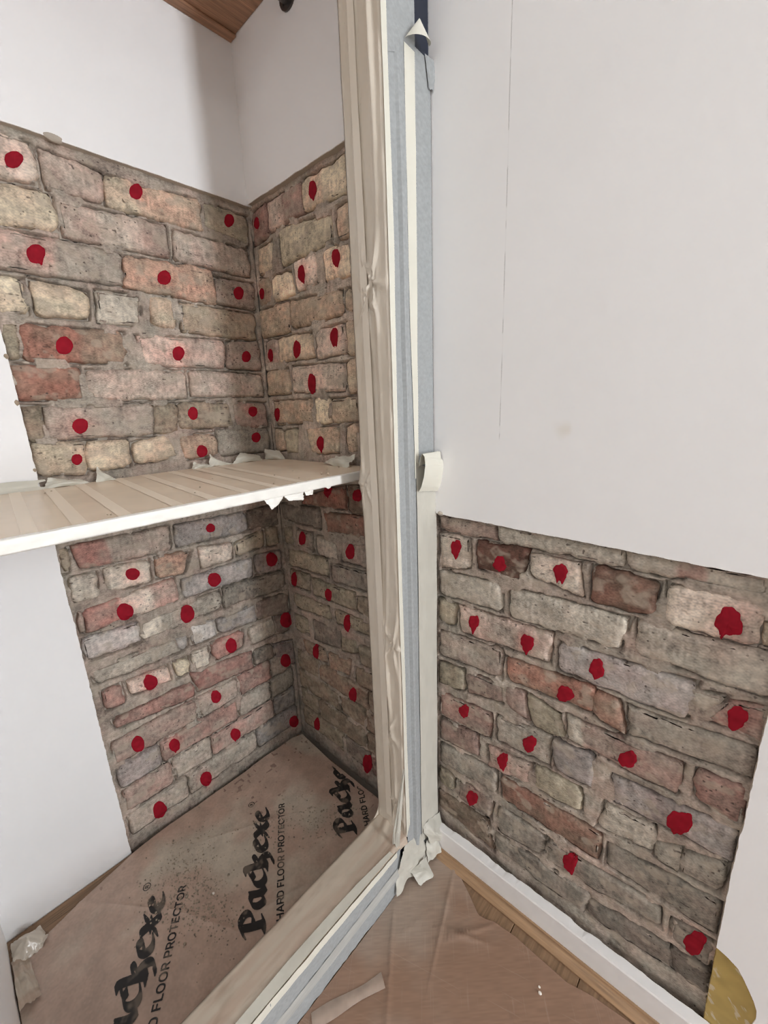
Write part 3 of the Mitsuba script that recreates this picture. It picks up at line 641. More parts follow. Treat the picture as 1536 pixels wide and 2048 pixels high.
def paint_spot(w, sp, i, tree, H, key):
    r = random.Random(100 + i)
    n, rings = 44, 6
    th = np.linspace(0, 2 * math.pi, n, endpoint=False)
    c, si = math.cos(sp[4]), math.sin(sp[4])
    ph = [r.uniform(0, 6.28) for _ in range(4)]
    rough = 0.028 if w == 'A' else (0.045 if sp[5] == 'B' else 0.085)
    rad = 1 + rough * (np.sin(2 * th + ph[0]) * .6 + np.sin(3 * th + ph[1]) + .6 * np.sin(5 * th + ph[2]) + .5 * np.sin(9 * th + ph[3]))
    es, ez = np.cos(th) * sp[2] * rad, np.sin(th) * sp[3] * rad
    s, z = es * c - ez * si, es * si + ez * c
    drips = {'A': 0.25, 'B': 0.5, 'C': 0.8}[sp[5]]
    if r.random() < drips:                                        # drips run straight down the wall
        for _ in range(r.randint(1, 2)):
            u0 = r.uniform(-0.5, 0.5) * sp[3]; wd = r.uniform(0.0018, 0.003); ln = r.uniform(0.003, 0.009)
            z = z - np.where(z < 0, ln * np.exp(-((s - u0) / wd) ** 2), 0)
    f = np.linspace(0, 1, rings + 1)[1:]
    S = np.r_[0, np.outer(f, s).ravel()] + sp[0]; Z = np.r_[0, np.outer(f, z).ravel()] + sp[1]
    d, k = tree.query(np.c_[S, Z], k=9)
    h = H[k].max(1) + 0.0014
    h[-n:] -= 0.0009
    V = np.c_[S, Z, h]
    F = [[0, 1 + j, 1 + (j + 1) % n] for j in range(n)]
    for q in range(rings - 1):
        a, b = 1 + q * n, 1 + (q + 1) * n
        for j in range(n):
            k2 = (j + 1) % n
            F += [[a + j, b + j, b + k2], [a + j, b + k2, a + k2]]
    mesh = trimesh.Trimesh(on_wall(V, w), F, process=False)
    want = np.array([1, 0, 0]) if w == 'A' else np.array([0, -1, 0])
    if mesh.face_normals.mean(0) @ want < 0: mesh.invert()
    obj(key, mesh, 'bsdf_paint', smooth=True)

for w, key in (('A', 'wall_left'), ('B', 'wall_back')):
    for i, (q, cols, zone) in enumerate(WALLS[w]['br']):
        m, uv, V = make_brick(w, q, cols, zone, random.Random(i * 7 + ord(w)), i)
        obj(key + '__brick', m, 'bsdf_brick', smooth=True, uv=uv)
        WALLS[w]['v'].append(V)
mortar('A', -0.575, 0.002, -0.02, 1.63, 0.0025, 'wall_left__mortar')
mortar('B', -0.002, 0.50, -0.02, 1.63, 0.0026, 'wall_back__mortar')
mortar('B', 0.585, 1.155, -0.02, 0.89, 0.0023, 'wall_back__mortar')
for w, key in (('A', 'wall_left'), ('B', 'wall_back')):
    V = np.vstack(WALLS[w]['v']); tree = cKDTree(V[:, :2])
    for i, sp in enumerate(WALLS[w]['sp']):
        paint_spot(w, sp, i, tree, V[:, 2], key + '__paint_spot')
        labels[[k for k in scene if k.startswith(key + '__paint_spot')][-1]] = {'label': 'dark red spray paint spot on the brickwork'}

# ---------------------------------------------------------------- plaster with its torn cut edges
TH = 0.012
def jag(a, b, amp, step, seed):
    a, b = np.array(a, float), np.array(b, float)
    n = max(2, int(np.linalg.norm(b - a) / step)); t = np.linspace(0, 1, n)[:, None]
    p = a + (b - a) * t; nrm = np.array([-(b - a)[1], (b - a)[0]]) / np.linalg.norm(b - a)
    k = N(np.c_[p, np.full(n, seed)], 90, seed, 3) * 2 * amp + N(np.c_[p, np.full(n, seed + 9.)], 14, seed, 2) * 2 * amp
    k[0] = k[-1] = 0
    return (p + nrm * k[:, None]).tolist()

def plaster(key, w, poly, bs, h0=-0.016, h1=TH):
    m = ext_poly(poly, h1 - h0)
    m.vertices[:, 2] += h0
    m = on_wall(m, w); m.fix_normals()
    return obj(key, m, bs)
holeA = Polygon(jag((-0.554, -0.1), (-0.5575, 0.85), 0.0014, 0.004, 1) + jag((-0.5575, 0.85), (-0.5625, 1.609), 0.0012, 0.004, 2)[1:] + jag((-0.5625, 1.6085), (0.05, 1.6085), 0.0007, 0.006, 3)[1:] + [(0.05, -0.1)])
polyA = sbox(-0.9, -0.1, 0.014, ROOM_Z).difference(holeA)
plaster('wall_left__base_coat', 'A', polyA, 'bsdf_plaster_edge', -0.016, TH - 0.0023)
plaster('wall_left__plaster', 'A', polyA, 'bsdf_plaster', TH - 0.0022, TH)
patch = Polygon([(1.10, 0.02), (1.10, 0.24), (1.1375, 0.238), (1.151, 0.233), (1.1645, 0.2245), (1.173, 0.211), (1.1815, 0.1955), (1.1885, 0.182), (1.194, 0.167), (1.1955, 0.150), (1.193, 0.135), (1.1935, 0.11), (1.185, 0.09), (1.18, 0.02)])
holeB = Polygon([(-0.05, -0.1)] + jag((-0.05, 1.612), (0.56, 1.612), 0.0012, 0.005, 4) + jag((0.56, 0.8752), (0.592, 0.8775), 0.0005, 0.006, 5) + jag((0.6, 0.8775), (1.138, 0.866), 0.0012, 0.005, 6) + jag((1.138, 0.866), (1.1345, 0.40), 0.0016, 0.005, 7)[1:] + jag((1.1345, 0.40), (1.140, 0.02), 0.0014, 0.005, 8)[1:] + [(1.140, -0.1)])
polyB = sbox(-0.014, -0.1, ROOM_X + 0.05, ROOM_Z).difference(holeB)
plaster('wall_back__base_coat', 'B', polyB.difference(patch), 'bsdf_plaster_edge', -0.016, TH - 0.0023)
plaster('wall_back__bared_patch', 'B', polyB.intersection(patch), 'bsdf_yellow', -0.016, TH - 0.0023)
plaster('wall_back__plaster', 'B', polyB.difference(patch), 'bsdf_plaster_c', TH - 0.0022, TH)
labels['wall_back__bared_patch'] = {'label': 'yellow-brown under-coat bared where the white skim has come away'}
# lumps of old plaster clinging to the cut edges
for w, key, pts in (('A', 'wall_left', [(-0.415, 1.611, .016, .007), (-0.561, 1.214, .004, .005), (-0.562, 1.13, .004, .006), (-0.56, 1.0, .003, .004)]),
                    ('B', 'wall_back', [(0.606, 0.879, .008, .005)])):
    for s, z, a, b in pts:
        m = trimesh.creation.icosphere(2); v = m.vertices
        v = v * (1 + 0.5 * N(v + s, 1.6, 5, 2)[:, None]) * np.array([a, b, 0.006]) + np.array([s, z, TH - 0.003])
        m = trimesh.Trimesh(on_wall(v, w), m.faces, process=False); m.fix_normals()
        obj(key + '__plaster_lump', m, 'bsdf_plaster_edge' if a > .005 else 'bsdf_rubble', smooth=True)

# ---------------------------------------------------------------- skirting, scotia
def skirting():
    xs = np.linspace(0.594, ROOM_X, 420)
    prof = [(-0.012, 0.0), (-0.0315, 0.0), (-0.0315, 0.068), (-0.0300, 0.0715), (-0.012, 0.0725), (-0.012, 0.0)]
    P = np.array([[(x, y, z) for y, z in prof] for x in xs])
    top = N(np.c_[xs, 0 * xs, 0 * xs], 60, 21, 3)
    P[:, 4, 1] += top * 0.006; P[:, 4, 2] += np.minimum(top, 0) * 0.006
    m = sheet(P); m.fix_normals()
    return m
tag(obj('baseboard_back', skirting(), 'bsdf_skirting'), kind='structure')
th = np.linspace(0, math.pi / 2, 9)
arc = [(-0.0315 - 0.004 - 0.020 * math.sin(a) if False else -0.0315 - 0.022 + 0.018 * (1 - math.sin(a)), 0.0) for a in th]
pts = [(-0.0318, 0.0002), (-0.0318, 0.017)] + [(-0.0318 - 0.004 - 0.016 * (1 - math.cos(a)), 0.017 - 0.013 * math.sin(a)) for a in th] + [(-0.0518, 0.0002)]
P = np.array([[(x, y, z) for y, z in pts + pts[:1]] for x in np.linspace(0.594, ROOM_X, 30)])
m = sheet(P); m.fix_normals()
tag(obj('trim_1', m, 'bsdf_scotia', smooth=30), kind='structure')

# ---------------------------------------------------------------- the built-in wardrobe
wd = thing('wardrobe_frame', 'built-in wardrobe frame whose navy post and plinth are wrapped in masking film and tape', 'wardrobe')
PX0, PX1, PY, PZ = 0.506, 0.588, -0.132, 0.127
obj(wd + '__post', box(PX0, PX1, PY, -0.0125, 0.0, ROOM_Z, 0.0015), 'bsdf_navy')
obj(wd + '__plinth', box(PX0, PX1, -0.80, PY, 0.0, PZ, 0.0015), 'bsdf_navy')
obj(wd + '__side_panel', box(0.0125, PX0, -0.82, -0.80, 0.0, ROOM_Z, 0.001), 'bsdf_white')
obj(wd + '__top_board', box(0.0125, 0.50, -0.80, -0.0125, 1.950, 1.968, 0.0008), 'bsdf_board_wood')
obj(wd + '__batten', box(0.0128, 0.0375, -0.80, -0.0128, 1.9445, 1.9495, 0.0008), 'bsdf_board_wood')

rs = thing('rail_socket', 'small dark metal clothes rail socket fixed to the plaster under the brown top board', 'bracket')
def disc(cx, cz, R, y0, y1, n=36):
    m = trimesh.creation.cylinder(R, y1 - y0, sections=n)
    m.apply_transform(trimesh.transformations.rotation_matrix(math.pi / 2, [1, 0, 0]))
    m.apply_translation((cx, (y0 + y1) / 2, cz)); return m
obj(rs + '__flange', disc(0.238, 1.915, 0.0255, -0.016, -0.0121), 'bsdf_dark_metal', smooth=30)
ring = trimesh.creation.annulus(0.012, 0.0165, 0.02, sections=32)
ring.apply_transform(trimesh.transformations.rotation_matrix(math.pi / 2, [1, 0, 0])); ring.apply_translation((0.238, -0.0262, 1.915))
obj(rs + '__cup', ring, 'bsdf_dark_metal', smooth=30)
obj(rs + '__screw', disc(0.224, 1.904, 0.003, -0.0175, -0.016, 14), 'bsdf_dark_metal', smooth=30)
obj(rs + '__screw', disc(0.252, 1.904, 0.003, -0.0175, -0.016, 14), 'bsdf_dark_metal', smooth=30)

# shelf
sh = thing('shelf', 'wide alcove shelf covered in taupe masking film, its front edge taped white', 'shelf')
obj(sh + '__board', box(0.0128, 0.4455, -0.80, -0.0128, 0.9455, 0.9610, 0.0008), 'bsdf_white')
ys = np.linspace(-0.797, -0.0135, 160); xs = np.linspace(0.0135, 0.4455, 70)
Y, X = np.meshgrid(ys, xs, indexing='ij')
Z = 0.9622 + 0.0010 * N(np.stack([X, Y, 0 * X], -1), 14, 31, 3)
obj(sh + '__masking_film', sheet(np.stack([X, Y, Z], -1), flip=True), 'bsdf_shelf_film', smooth=True)
# crinkled white tape round the front edge
prof = [(0.4385, 0.9636), (0.4462, 0.9636), (0.4472, 0.9618), (0.4472, 0.9585), (0.4472, 0.955), (0.4472, 0.951), (0.4472, 0.947), (0.4466, 0.9448), (0.4400, 0.9444)]
ysf = np.linspace(-0.797, -0.0135, 330)
P = np.array([[(x, y, z) for x, z in prof] for y in ysf])
cr = np.stack([N(np.c_[P[..., 1].ravel() * 1.0, P[..., 2].ravel() * 3, 0 * P[..., 2].ravel() + k], 55, 32 + k, 3).reshape(P.shape[:2]) for k in range(2)], -1)
P[..., 0] += 0.0022 * cr[..., 0]; P[..., 2] += 0.0008 * cr[..., 1]
P[:, 0, 0] += 0.0022 * N(np.c_[ysf, ysf * 0, ysf * 0], 24, 40, 3)
obj(sh + '__edge_tape', sheet(P), 'bsdf_tape_white', smooth=True)
labels[sh + '__edge_tape'] = {'label': 'crinkled white tape along the front edge of the shelf'}
for y0 in (-0.79, -0.635, -0.583, -0.530, -0.458, -0.402, -0.342, -0.285, -0.226):
    wdt = 0.0085
    xs2 = np.linspace(0.016, 0.442, 40)
    yc = y0 + 0.035 * (1 - (xs2 - 0.02) / 0.42)
    P = np.array([[(x, y + e, 0.9629 + 0.0002 * (e > 0)) for e in (-wdt, 0, wdt)] for x, y in zip(xs2, yc)])
    obj(sh + '__tape_strip', sheet(P), 'bsdf_tape_thin')

# ---------------------------------------------------------------- films, papers and tapes on the post
def ridge(t, c, wdt): return np.exp(-((t - c) / wdt) ** 2)
zs = np.linspace(0.125, ROOM_Z - 0.01, 420)
prof = [(0.5045, -0.075), (0.5043, -0.10), (0.5043, -0.126), (0.5052, -0.1325)] + [(x, -0.1335) for x in np.linspace(0.5085, 0.5865, 40)] + [(0.5895, -0.1325), (0.5905, -0.129), (0.5905, -0.122)]
prof = np.array(prof); tl = np.r_[0, np.cumsum(np.linalg.norm(np.diff(prof, axis=0), axis=1))]
nrm = np.array([(-1, 0)] * 3 + [(-.7, -.7)] + [(0, -1)] * 40 + [(.7, -.7), (1, -.1), (1, 0)], float)
Zg, Tg = np.meshgrid(zs, tl, indexing='ij')
u = (Tg - 0.0586) / 0.083                                         # 0..1 across the face
w1 = 0.42 + 0.10 * np.sin(Zg * 3.1 + 0.6); w2 = 0.70 + 0.06 * np.sin(Zg * 4.3 + 2)
env = lambda z0, s: np.exp(-((Zg - z0) / s) ** 2)
D = 0.0022 * ridge(u, w1 + 0.05, 0.035) * (env(1.38, 0.16) + env(0.62, .15) + 0.5 * env(1.72, .2)) + 0.0025 * ridge(u, w2 + 0.05 * np.sin(Zg * 9), 0.05) * (0.35 + env(1.62, .14) + env(0.55, .1))
for z0, u0, a in ((1.30, 0.62, .005), (1.27, 0.45, .0035), (0.62, 0.82, .0045), (0.40, 0.55, .003), (0.21, 0.72, .004), (0.95, 0.10, .003)):
    rz, ru = (Zg - z0), (u - u0) * 0.083
    rr = np.hypot(rz, ru * 2.2); ang = np.arctan2(ru * 2.2, rz)
    D += a * np.exp(-(rr / 0.055) ** 2) * np.maximum(0, np.sin(ang * 5 + z0 * 9 + 6 * rr)) ** 3
D += 0.0016 * N(np.stack([Tg, Zg * 0.25, 0 * Tg], -1), 60, 51, 3) + 0.0012 * N(np.stack([Tg, Zg, 0 * Tg], -1), 28, 52, 3)
D = 1.5 * D * np.clip((Tg - 0.05) / 0.01, 0.3, 1) * np.where(Tg > 0.143, 0.35, 1.0) + 0.0012
bul = 0.006 * env(0.955, 0.03) - 0.0 * Zg
P = np.stack([prof[None, :, 0] + nrm[None, :, 0] * D - bul * (nrm[None, :, 0] < -0.5), prof[None, :, 1] + nrm[None, :, 1] * D, Zg], -1)
mf = thing('masking_film', 'creased translucent beige masking film wrapped down the inner face of the wardrobe post', 'plastic film')
obj(mf + '__sheet', sheet(P, flip=False), 'bsdf_film', smooth=True)
# fillet where the film runs from the post on to the plinth
r0 = 0.030
arc = [(PY - 0.0005 - r0 + r0 * math.cos(a), PZ + 0.001 + r0 - r0 * math.sin(a)) for a in np.linspace(0, math.pi / 2, 10)]
m = ext_poly(Polygon([(PY + 0.02, PZ - 0.02), (PY + 0.02, PZ + r0)] + arc + [(PY - r0, PZ - 0.02)]), 0.0015); v = m.vertices
m = trimesh.Trimesh(np.c_[0.5048 - v[:, 2] * 1.0, v[:, 0], v[:, 1]], m.faces, process=False); m.fix_normals()

def strip(name, label, cat, pts_l, pts_r, bs, axis='x', base=0.5905, lift=0.0006, n=90, m=7, wrinkle=0.0006, curve=None, seed=0, group=None, parent=None):
    """a tape or paper strip lying on a plane: pts_l, pts_r are its two edges as (a, b) polylines along the strip"""
    pl, pr = np.array(pts_l, float), np.array(pts_r, float)
    t = np.linspace(0, 1, n)
    li = np.stack([np.interp(t, np.linspace(0, 1, len(pl)), pl[:, k]) for k in (0, 1)], -1)
    ri = np.stack([np.interp(t, np.linspace(0, 1, len(pr)), pr[:, k]) for k in (0, 1)], -1)
    jl = N(np.c_[li * 9, np.full(n, seed)], 1, seed, 2)[:, None] * 0.0024; jr = N(np.c_[ri * 9, np.full(n, seed + 5.)], 1, seed + 1, 2)[:, None] * 0.0024
    e = np.linspace(0, 1, m)[None, :, None]
    Q = (li + jl)[:, None] * (1 - e) + (ri + jr)[:, None] * e
    h = base + lift + wrinkle * (0.6 + N(np.concatenate([Q * np.array([60., 8.] if axis == 'x' else [60., 12.]), np.full(Q.shape[:2] + (1,), seed)], -1), 1, seed, 3))
    if curve is not None: h = h + curve(e[..., 0] + 0 * Q[..., 0], Q[..., 1])
    P = np.stack([h, Q[..., 0], Q[..., 1]], -1) if axis == 'x' else (np.stack([Q[..., 0], Q[..., 1], h], -1) if axis == 'z' else np.stack([Q[..., 0], h, Q[..., 1]], -1))
    if parent: return obj(parent, sheet(P), bs, smooth=True)
    k = thing(name, label, cat, group)
    return obj(k, sheet(P), bs, smooth=True)

def fold(e, z):                                                   # the soft vertical fold in the grey paper
    y = -0.128 + 0.1145 * e
    k = np.clip((1.75 - z) / 0.35, 0, 1)
    return k * (0.0008 * ridge(y, -0.119, 0.006) + 0.0042 * ridge(y, -0.098, 0.010) * (y > -0.1045) + 0.003 * np.clip((y + 0.1045) / 0.001, 0, 1) * ridge(y, -0.1, 0.014))
strip('masking_paper', 'grey-blue masking paper hanging down the room side of the wardrobe post, folded lengthwise', 'paper', [(-0.129, 0.06), (-0.128, 1.642)], [(-0.0135, 0.03), (-0.0138, 1.640)], 'bsdf_paper_grey', n=200, m=60, lift=0.0008, wrinkle=0.0009, curve=fold, seed=1)
strip('masking_paper', 'pale grey masking paper on the upper part of the post beside the bare navy strip', 'paper', [(-0.129, 1.60), (-0.129, 2.38)], [(-0.056, 1.63), (-0.054, 2.38)], 'bsdf_paper_grey', n=120, m=24, lift=0.0016, wrinkle=0.0008, seed=2)
strip('masking_tape', 'thin cream masking tape along the front corner of the wardrobe post', 'tape', [(-0.1345, 0.13), (-0.1345, 1.2), (-0.1345, 2.38)], [(-0.1215, 0.16), (-0.1235, 0.5), (-0.1245, 1.0), (-0.120, 1.37), (-0.126, 1.9), (-0.128, 2.38)], 'bsdf_tape', n=160, m=5, lift=0.0024, wrinkle=0.0012, seed=3)
strip('masking_tape', 'narrow cream masking tape up the middle of the grey paper, ending in a curl', 'tape', [(-0.077, 0.96), (-0.0765, 1.03), (-0.0821, 1.24), (-0.0828, 1.42), (-0.0836, 1.632)], [(-0.064, 0.96), (-0.0645, 1.03), (-0.0612, 1.24), (-0.0585, 1.42), (-0.056, 1.632)], 'bsdf_tape', n=120, m=5, lift=0.0024, wrinkle=0.0006, seed=4)
strip('masking_tape', 'broad cream masking tape down the lower post beside the brick wall', 'tape', [(-0.0790, 0.06), (-0.0785, 0.155), (-0.0755, 0.48), (-0.0735, 0.88), (-0.0735, 0.99)], [(-0.0105, 0.05), (-0.012, 0.155), (-0.0108, 0.48), (-0.0085, 0.86), (-0.010, 0.965)], 'bsdf_tape_dull', n=160, m=16, lift=0.0024, wrinkle=0.0022, seed=6)
strip('masking_tape', 'faint beige tape line running down the film on the inner face of the post', 'tape', [(0.536, 0.16), (0.534, 0.9), (0.529, 1.5), (0.524, 2.38)], [(0.553, 0.16), (0.551, 0.9), (0.545, 1.5), (0.532, 2.38)], 'bsdf_film_tape', axis='y', base=-0.1385, lift=0.0, n=160, m=5, wrinkle=0.0008, seed=7)

# curled and torn tape ends
def flap(name, label, corners, bs='bsdf_tape', bulge=(0, 0, 0), curl=0.0, seed=0, n=18, group=None, amp=0.002, cat='tape'):
    """a torn scrap: corners a, b, c, d in space; bulge pushes its middle out; its edges are ragged"""
    a, b, c, d = [np.array(q, float) for q in corners]
    U, V = np.meshgrid(np.linspace(0, 1, n), np.linspace(0, 1, n), indexing='ij')
    U2 = U + 0.05 * N(np.stack([V * 6, U * 2, 0 * U + seed], -1), 1, seed, 2) * 2 * (np.abs(U - .5) > .38); V2 = V + 0.07 * N(np.stack([U * 6, V * 2, 0 * U + seed + 3], -1), 1, seed + 1, 2) * 2 * (np.abs(V - .5) > .38)
    U3, V3 = U2[..., None], V2[..., None]
    P = (a * (1 - U3) + b * U3) * (1 - V3) + (d * (1 - U3) + c * U3) * V3
    nn = np.cross(b - a, d - a); nn = nn / (np.linalg.norm(nn) + 1e-12)
    P = P + np.array(bulge) * (np.sin(np.pi * U) * np.sin(np.pi * V))[..., None] + nn * (curl * (V ** 2) + amp * 2 * N(np.stack([U * 3, V * 3, 0 * U + seed], -1), 1, seed + 2, 3))[..., None]
    k = thing(name, label, cat, group)
    return obj(k, sheet(P), bs, smooth=True)
X0 = 0.5955
# cone-shaped curl on the narrow strip
th = np.linspace(0, 1, 16); P = []
for t in th:
    row = []
    for q in np.linspace(0, 1, 22):
        ap = np.array([X0 + 0.012, -0.062, 1.664])
        ang = math.pi * 0.9 * q
        base = np.array([X0 + 0.001 + 0.022 * math.sin(ang), -0.0585 - 0.027 * math.cos(ang), 1.634 + 0.004 * math.sin(ang) * -1.0 + 0.012 * q])
        row.append(ap * (1 - t) + base * t)
    P.append(row)
k = thing('tape_end', 'curled cone-shaped cream tape end over the bare navy part of the post', 'tape')
obj(k, sheet(np.array(P)), 'bsdf_tape', smooth=True)
flap('tape_end', 'curled grey paper corner standing off the wall below the bare navy strip', [(0.5935, -0.030, 1.641), (0.600, -0.004, 1.638), (0.597, -0.0135, 1.595), (0.5935, -0.022, 1.60)], 'bsdf_paper_grey', (0.004, 0, 0), seed=11)
# looped end of the broad tape, standing proud of the post
loop = np.array([(0.600, 0.985), (0.603, 1.000), (0.608, 1.008), (0.6135, 1.003), (0.615, 0.988), (0.6115, 0.965), (0.605, 0.945), (0.599, 0.935)])
tt = np.linspace(0, 1, 40); lp = np.stack([np.interp(tt, np.linspace(0, 1, len(loop)), loop[:, k]) for k in (0, 1)], -1)
P = np.array([[(x + 0.001 * math.sin(9 * e + 8 * z), -0.074 + (0.048 + 0.012 * i / 40) * e + 0.018 * (i / 40.) * e, z - 0.012 * e * (i > 14)) for e in np.linspace(0, 1, 9)] for i, (x, z) in enumerate(lp)])
k = thing('tape_end', 'loose looped end of the broad cream tape half way up the post', 'tape')
obj(k, sheet(P), 'bsdf_tape', smooth=True)
# torn ends at the foot of the post
flap('tape_end', 'crumpled cream tape end at the foot of the broad tape beside the skirting', [(0.5965, -0.080, 0.110), (0.598, -0.010, 0.095), (0.618, -0.008, 0.030), (0.606, -0.062, 0.048)], 'bsdf_tape_dull', (0.012, -0.004, 0.0), seed=21, amp=0.005)
flap('tape_end', 'small torn tape flap folded out over the floor at the foot of the post', [(0.598, -0.070, 0.055), (0.602, -0.030, 0.052), (0.622, -0.036, 0.012), (0.612, -0.078, 0.010)], 'bsdf_tape_dull', (0.006, 0, 0), seed=22, amp=0.004)
flap('tape_end', 'torn pale tape corner stuck on the floor sheet below the post', [(0.600, -0.135, 0.030), (0.606, -0.080, 0.028), (0.640, -0.092, 0.0095), (0.628, -0.130, 0.0085)], 'bsdf_tape_dull', (0.003, 0, 0.003), seed=23, amp=0.003)
flap('tape_end', 'cream tape piece bridging from the post on to the plinth front', [(0.5955, -0.160, 0.118), (0.5965, -0.074, 0.088), (0.598, -0.066, 0.012), (0.597, -0.185, 0.016)], 'bsdf_tape_dull', (0.005, 0, 0), seed=24, amp=0.009, n=30)
flap('tape_end', 'long torn cream tape sliver slanting from the post corner to the plinth top', [(0.5915, -0.1385, 0.32), (0.5955, -0.1370, 0.32), (0.597, -0.165, 0.128), (0.580, -0.172, 0.135)], 'bsdf_tape_dull', (0.0, -0.004, 0.0), seed=25, amp=0.003)

# ---------------------------------------------------------------- plinth covering
yp = np.linspace(-0.799, PY - 0.001, 240)
prof = [(0.5045, 0.015), (0.5043, 0.06), (0.5043, 0.11), (0.5050, 0.1265)] + [(x, 0.1285) for x in np.linspace(0.508, 0.586, 34)] + [(0.5895, 0.1278), (0.5905, 0.124), (0.5905, 0.112)]
prof = np.array(prof); nr = np.array([(-1, 0)] * 3 + [(-.7, .7)] + [(0, 1)] * 34 + [(.7, .7), (1, 0), (1, 0)], float)
tl = np.r_[0, np.cumsum(np.linalg.norm(np.diff(prof, axis=0), axis=1))]
Yg, Tg = np.meshgrid(yp, tl, indexing='ij')
D = 0.001 + 0.0022 * (0.3 + N(np.stack([Tg, Yg * 0.22, 0 * Yg], -1), 45, 61, 3)) + 0.0016 * N(np.stack([Tg, Yg, 0 * Yg], -1), 40, 62, 3)
D += 0.004 * np.exp(-((Yg + 0.14) / 0.03) ** 2) * np.maximum(0, np.sin(Tg * 160 + Yg * 60))
P = np.stack([prof[None, :, 0] + nr[None, :, 0] * D, Yg, prof[None, :, 1] + nr[None, :, 1] * D], -1)
pf = thing('plinth_film', 'dusty pinkish masking film stretched over the top of the wardrobe plinth', 'plastic film')
obj(pf + '__sheet', sheet(P, flip=True), 'bsdf_film_dusty', smooth=True)
obj(pf + '__corner_piece', m, 'bsdf_film')
strip('masking_tape', 'bright cream tape along the front top edge of the plinth', 'tape', [(0.5760, -0.79), (0.574, -0.45), (0.578, -0.28), (0.586, -0.185)], [(0.5945, -0.79), (0.5945, -0.45), (0.5945, -0.28), (0.5945, -0.185)], 'bsdf_tape', axis='z', base=0.1322, lift=0.0, n=120, m=5, wrinkle=0.0012, seed=31)
strip('masking_paper', 'grey masking paper on the front face of the plinth', 'paper', [(-0.79, 0.126), (-0.45, 0.126), (-0.158, 0.120)], [(-0.79, 0.003), (-0.45, 0.003), (-0.158, 0.004)], 'bsdf_paper_grey', n=160, m=26, lift=0.001, wrinkle=0.0030, seed=32)
strip('masking_tape', 'pale tape strip along the middle of the plinth front', 'tape', [(-0.79, 0.070), (-0.45, 0.068), (-0.16, 0.074)], [(-0.79, 0.046), (-0.45, 0.042), (-0.16, 0.045)], 'bsdf_paper_light', n=140, m=5, lift=0.0030, wrinkle=0.0016, seed=33)
strip('masking_tape', 'light tape band under the top edge of the plinth front', 'tape', [(-0.79, 0.130), (-0.45, 0.130), (-0.17, 0.124)], [(-0.79, 0.106), (-0.45, 0.110), (-0.17, 0.108)], 'bsdf_tape', n=140, m=5, lift=0.0032, wrinkle=0.0016, seed=34)

# ---------------------------------------------------------------- floor sheets
def zin(x, y):
    p = np.stack([x, y, 0 * x], -1)
    z = 0.0045 + 0.011 * np.abs(N(p, 6, 71, 3)) + 0.0022 * N(p, 26, 72, 3)
    for x0, y0, dx, dy, a in ((0.30, -0.50, 0.9, 0.45, .004), (0.20, -0.30, 0.5, 0.85, .003), (0.40, -0.36, 0.35, 0.93, .0035), (0.12, -0.62, 0.8, 0.6, .004), (0.33, -0.10, 0.8, -0.6, .003)):
        d = (x - x0) * -dy + (y - y0) * dx; t = (x - x0) * dx + (y - y0) * dy
        z = z + a * np.exp(-(np.abs(d) / 0.006)) * np.exp(-(t / 0.12) ** 2)
    return np.maximum(z, 0.0015)
def edge_l(y): return np.interp(y, [-0.80, -0.754, -0.70, -0.552, -0.462, -0.25, -0.05, -0.0155], [0.080, 0.072, 0.055, 0.0195, 0.0145, 0.0155, 0.0145, 0.028])
ny, nx = 220, 150
yy = np.linspace(-0.798, -0.0155, ny); tt = np.linspace(0, 1, nx)
Y, Tt = np.meshgrid(yy, tt, indexing='ij')
xl = edge_l(Y); X = xl + (0.5035 - xl) * Tt
Y2 = Y - np.where(Y > -0.1, (Y + 0.1) / 0.0845, 0) * (0.004 + 0.010 * np.clip(Tt * 3, 0, 1)) + 0.0
Z = zin(X, Y2)
fs = thing('floor_sheet', 'printed dusty floor protection film laid inside the alcove, black lettering across it', 'floor protector')
obj(fs + '__film', sheet(np.stack([X, Y2, Z], -1), flip=True), 'bsdf_floor_sheet', smooth=True)

# lettering: broad-nib strokes
NIB = np.array([math.cos(0.62), math.sin(0.62)]) * 0.185
GL = {'P': (1.0, [[(.3, 1.42), (.27, .7), (.3, 0)], [(.0, .04), (.3, -.02), (.55, .08)], [(.0, 1.18), (.25, 1.48), (.62, 1.5), (.9, 1.22), (.86, .86), (.6, .66), (.3, .66)]]),
      'a': (.95, [[(.62, .92), (.36, 1.0), (.12, .74), (.07, .35), (.22, .04), (.42, .06), (.62, .36)], [(.66, 1.0), (.64, .22), (.86, .02)]]),
      'c': (.80, [[(.66, .84), (.44, 1.0), (.14, .72), (.10, .3), (.34, .0), (.70, .18)], [(.62, 1.06), (.74, 1.22)]]),
      'k': (.92, [[(.0, 1.5), (.22, 1.45), (.22, .0)], [(.0, .02), (.4, .02)], [(.22, .56), (.56, .98), (.74, .86), (.56, .62), (.34, .55)], [(.36, .55), (.62, .3), (.72, -.1), (.5, -.42), (.28, -.40)]]),
      'e': (.82, [[(.10, .48), (.5, .58), (.66, .78), (.48, 1.0), (.2, .82), (.08, .4), (.3, .0), (.74, .16)]]),
      'x': (.90, [[(.0, .92), (.16, 1.0), (.34, .7), (.56, .22), (.74, .02), (.88, .12)], [(.78, 1.0), (.5, .58), (.3, .36), (.02, .0)], [(.2, .5), (.66, .52)]])}
def nib(path):
    p = np.array(path, float)
    for _ in range(2):                                            # Chaikin rounding
        q = np.empty((2 * len(p) - 2, 2)); q[0::2] = p[:-1] * .75 + p[1:] * .25; q[1::2] = p[:-1] * .25 + p[1:] * .75
        p = np.vstack([p[:1], q, p[-1:]])
    return unary_union([MultiPoint([a - NIB, a + NIB, b - NIB, b + NIB]).convex_hull.buffer(0.035) for a, b in zip(p[:-1], p[1:])])
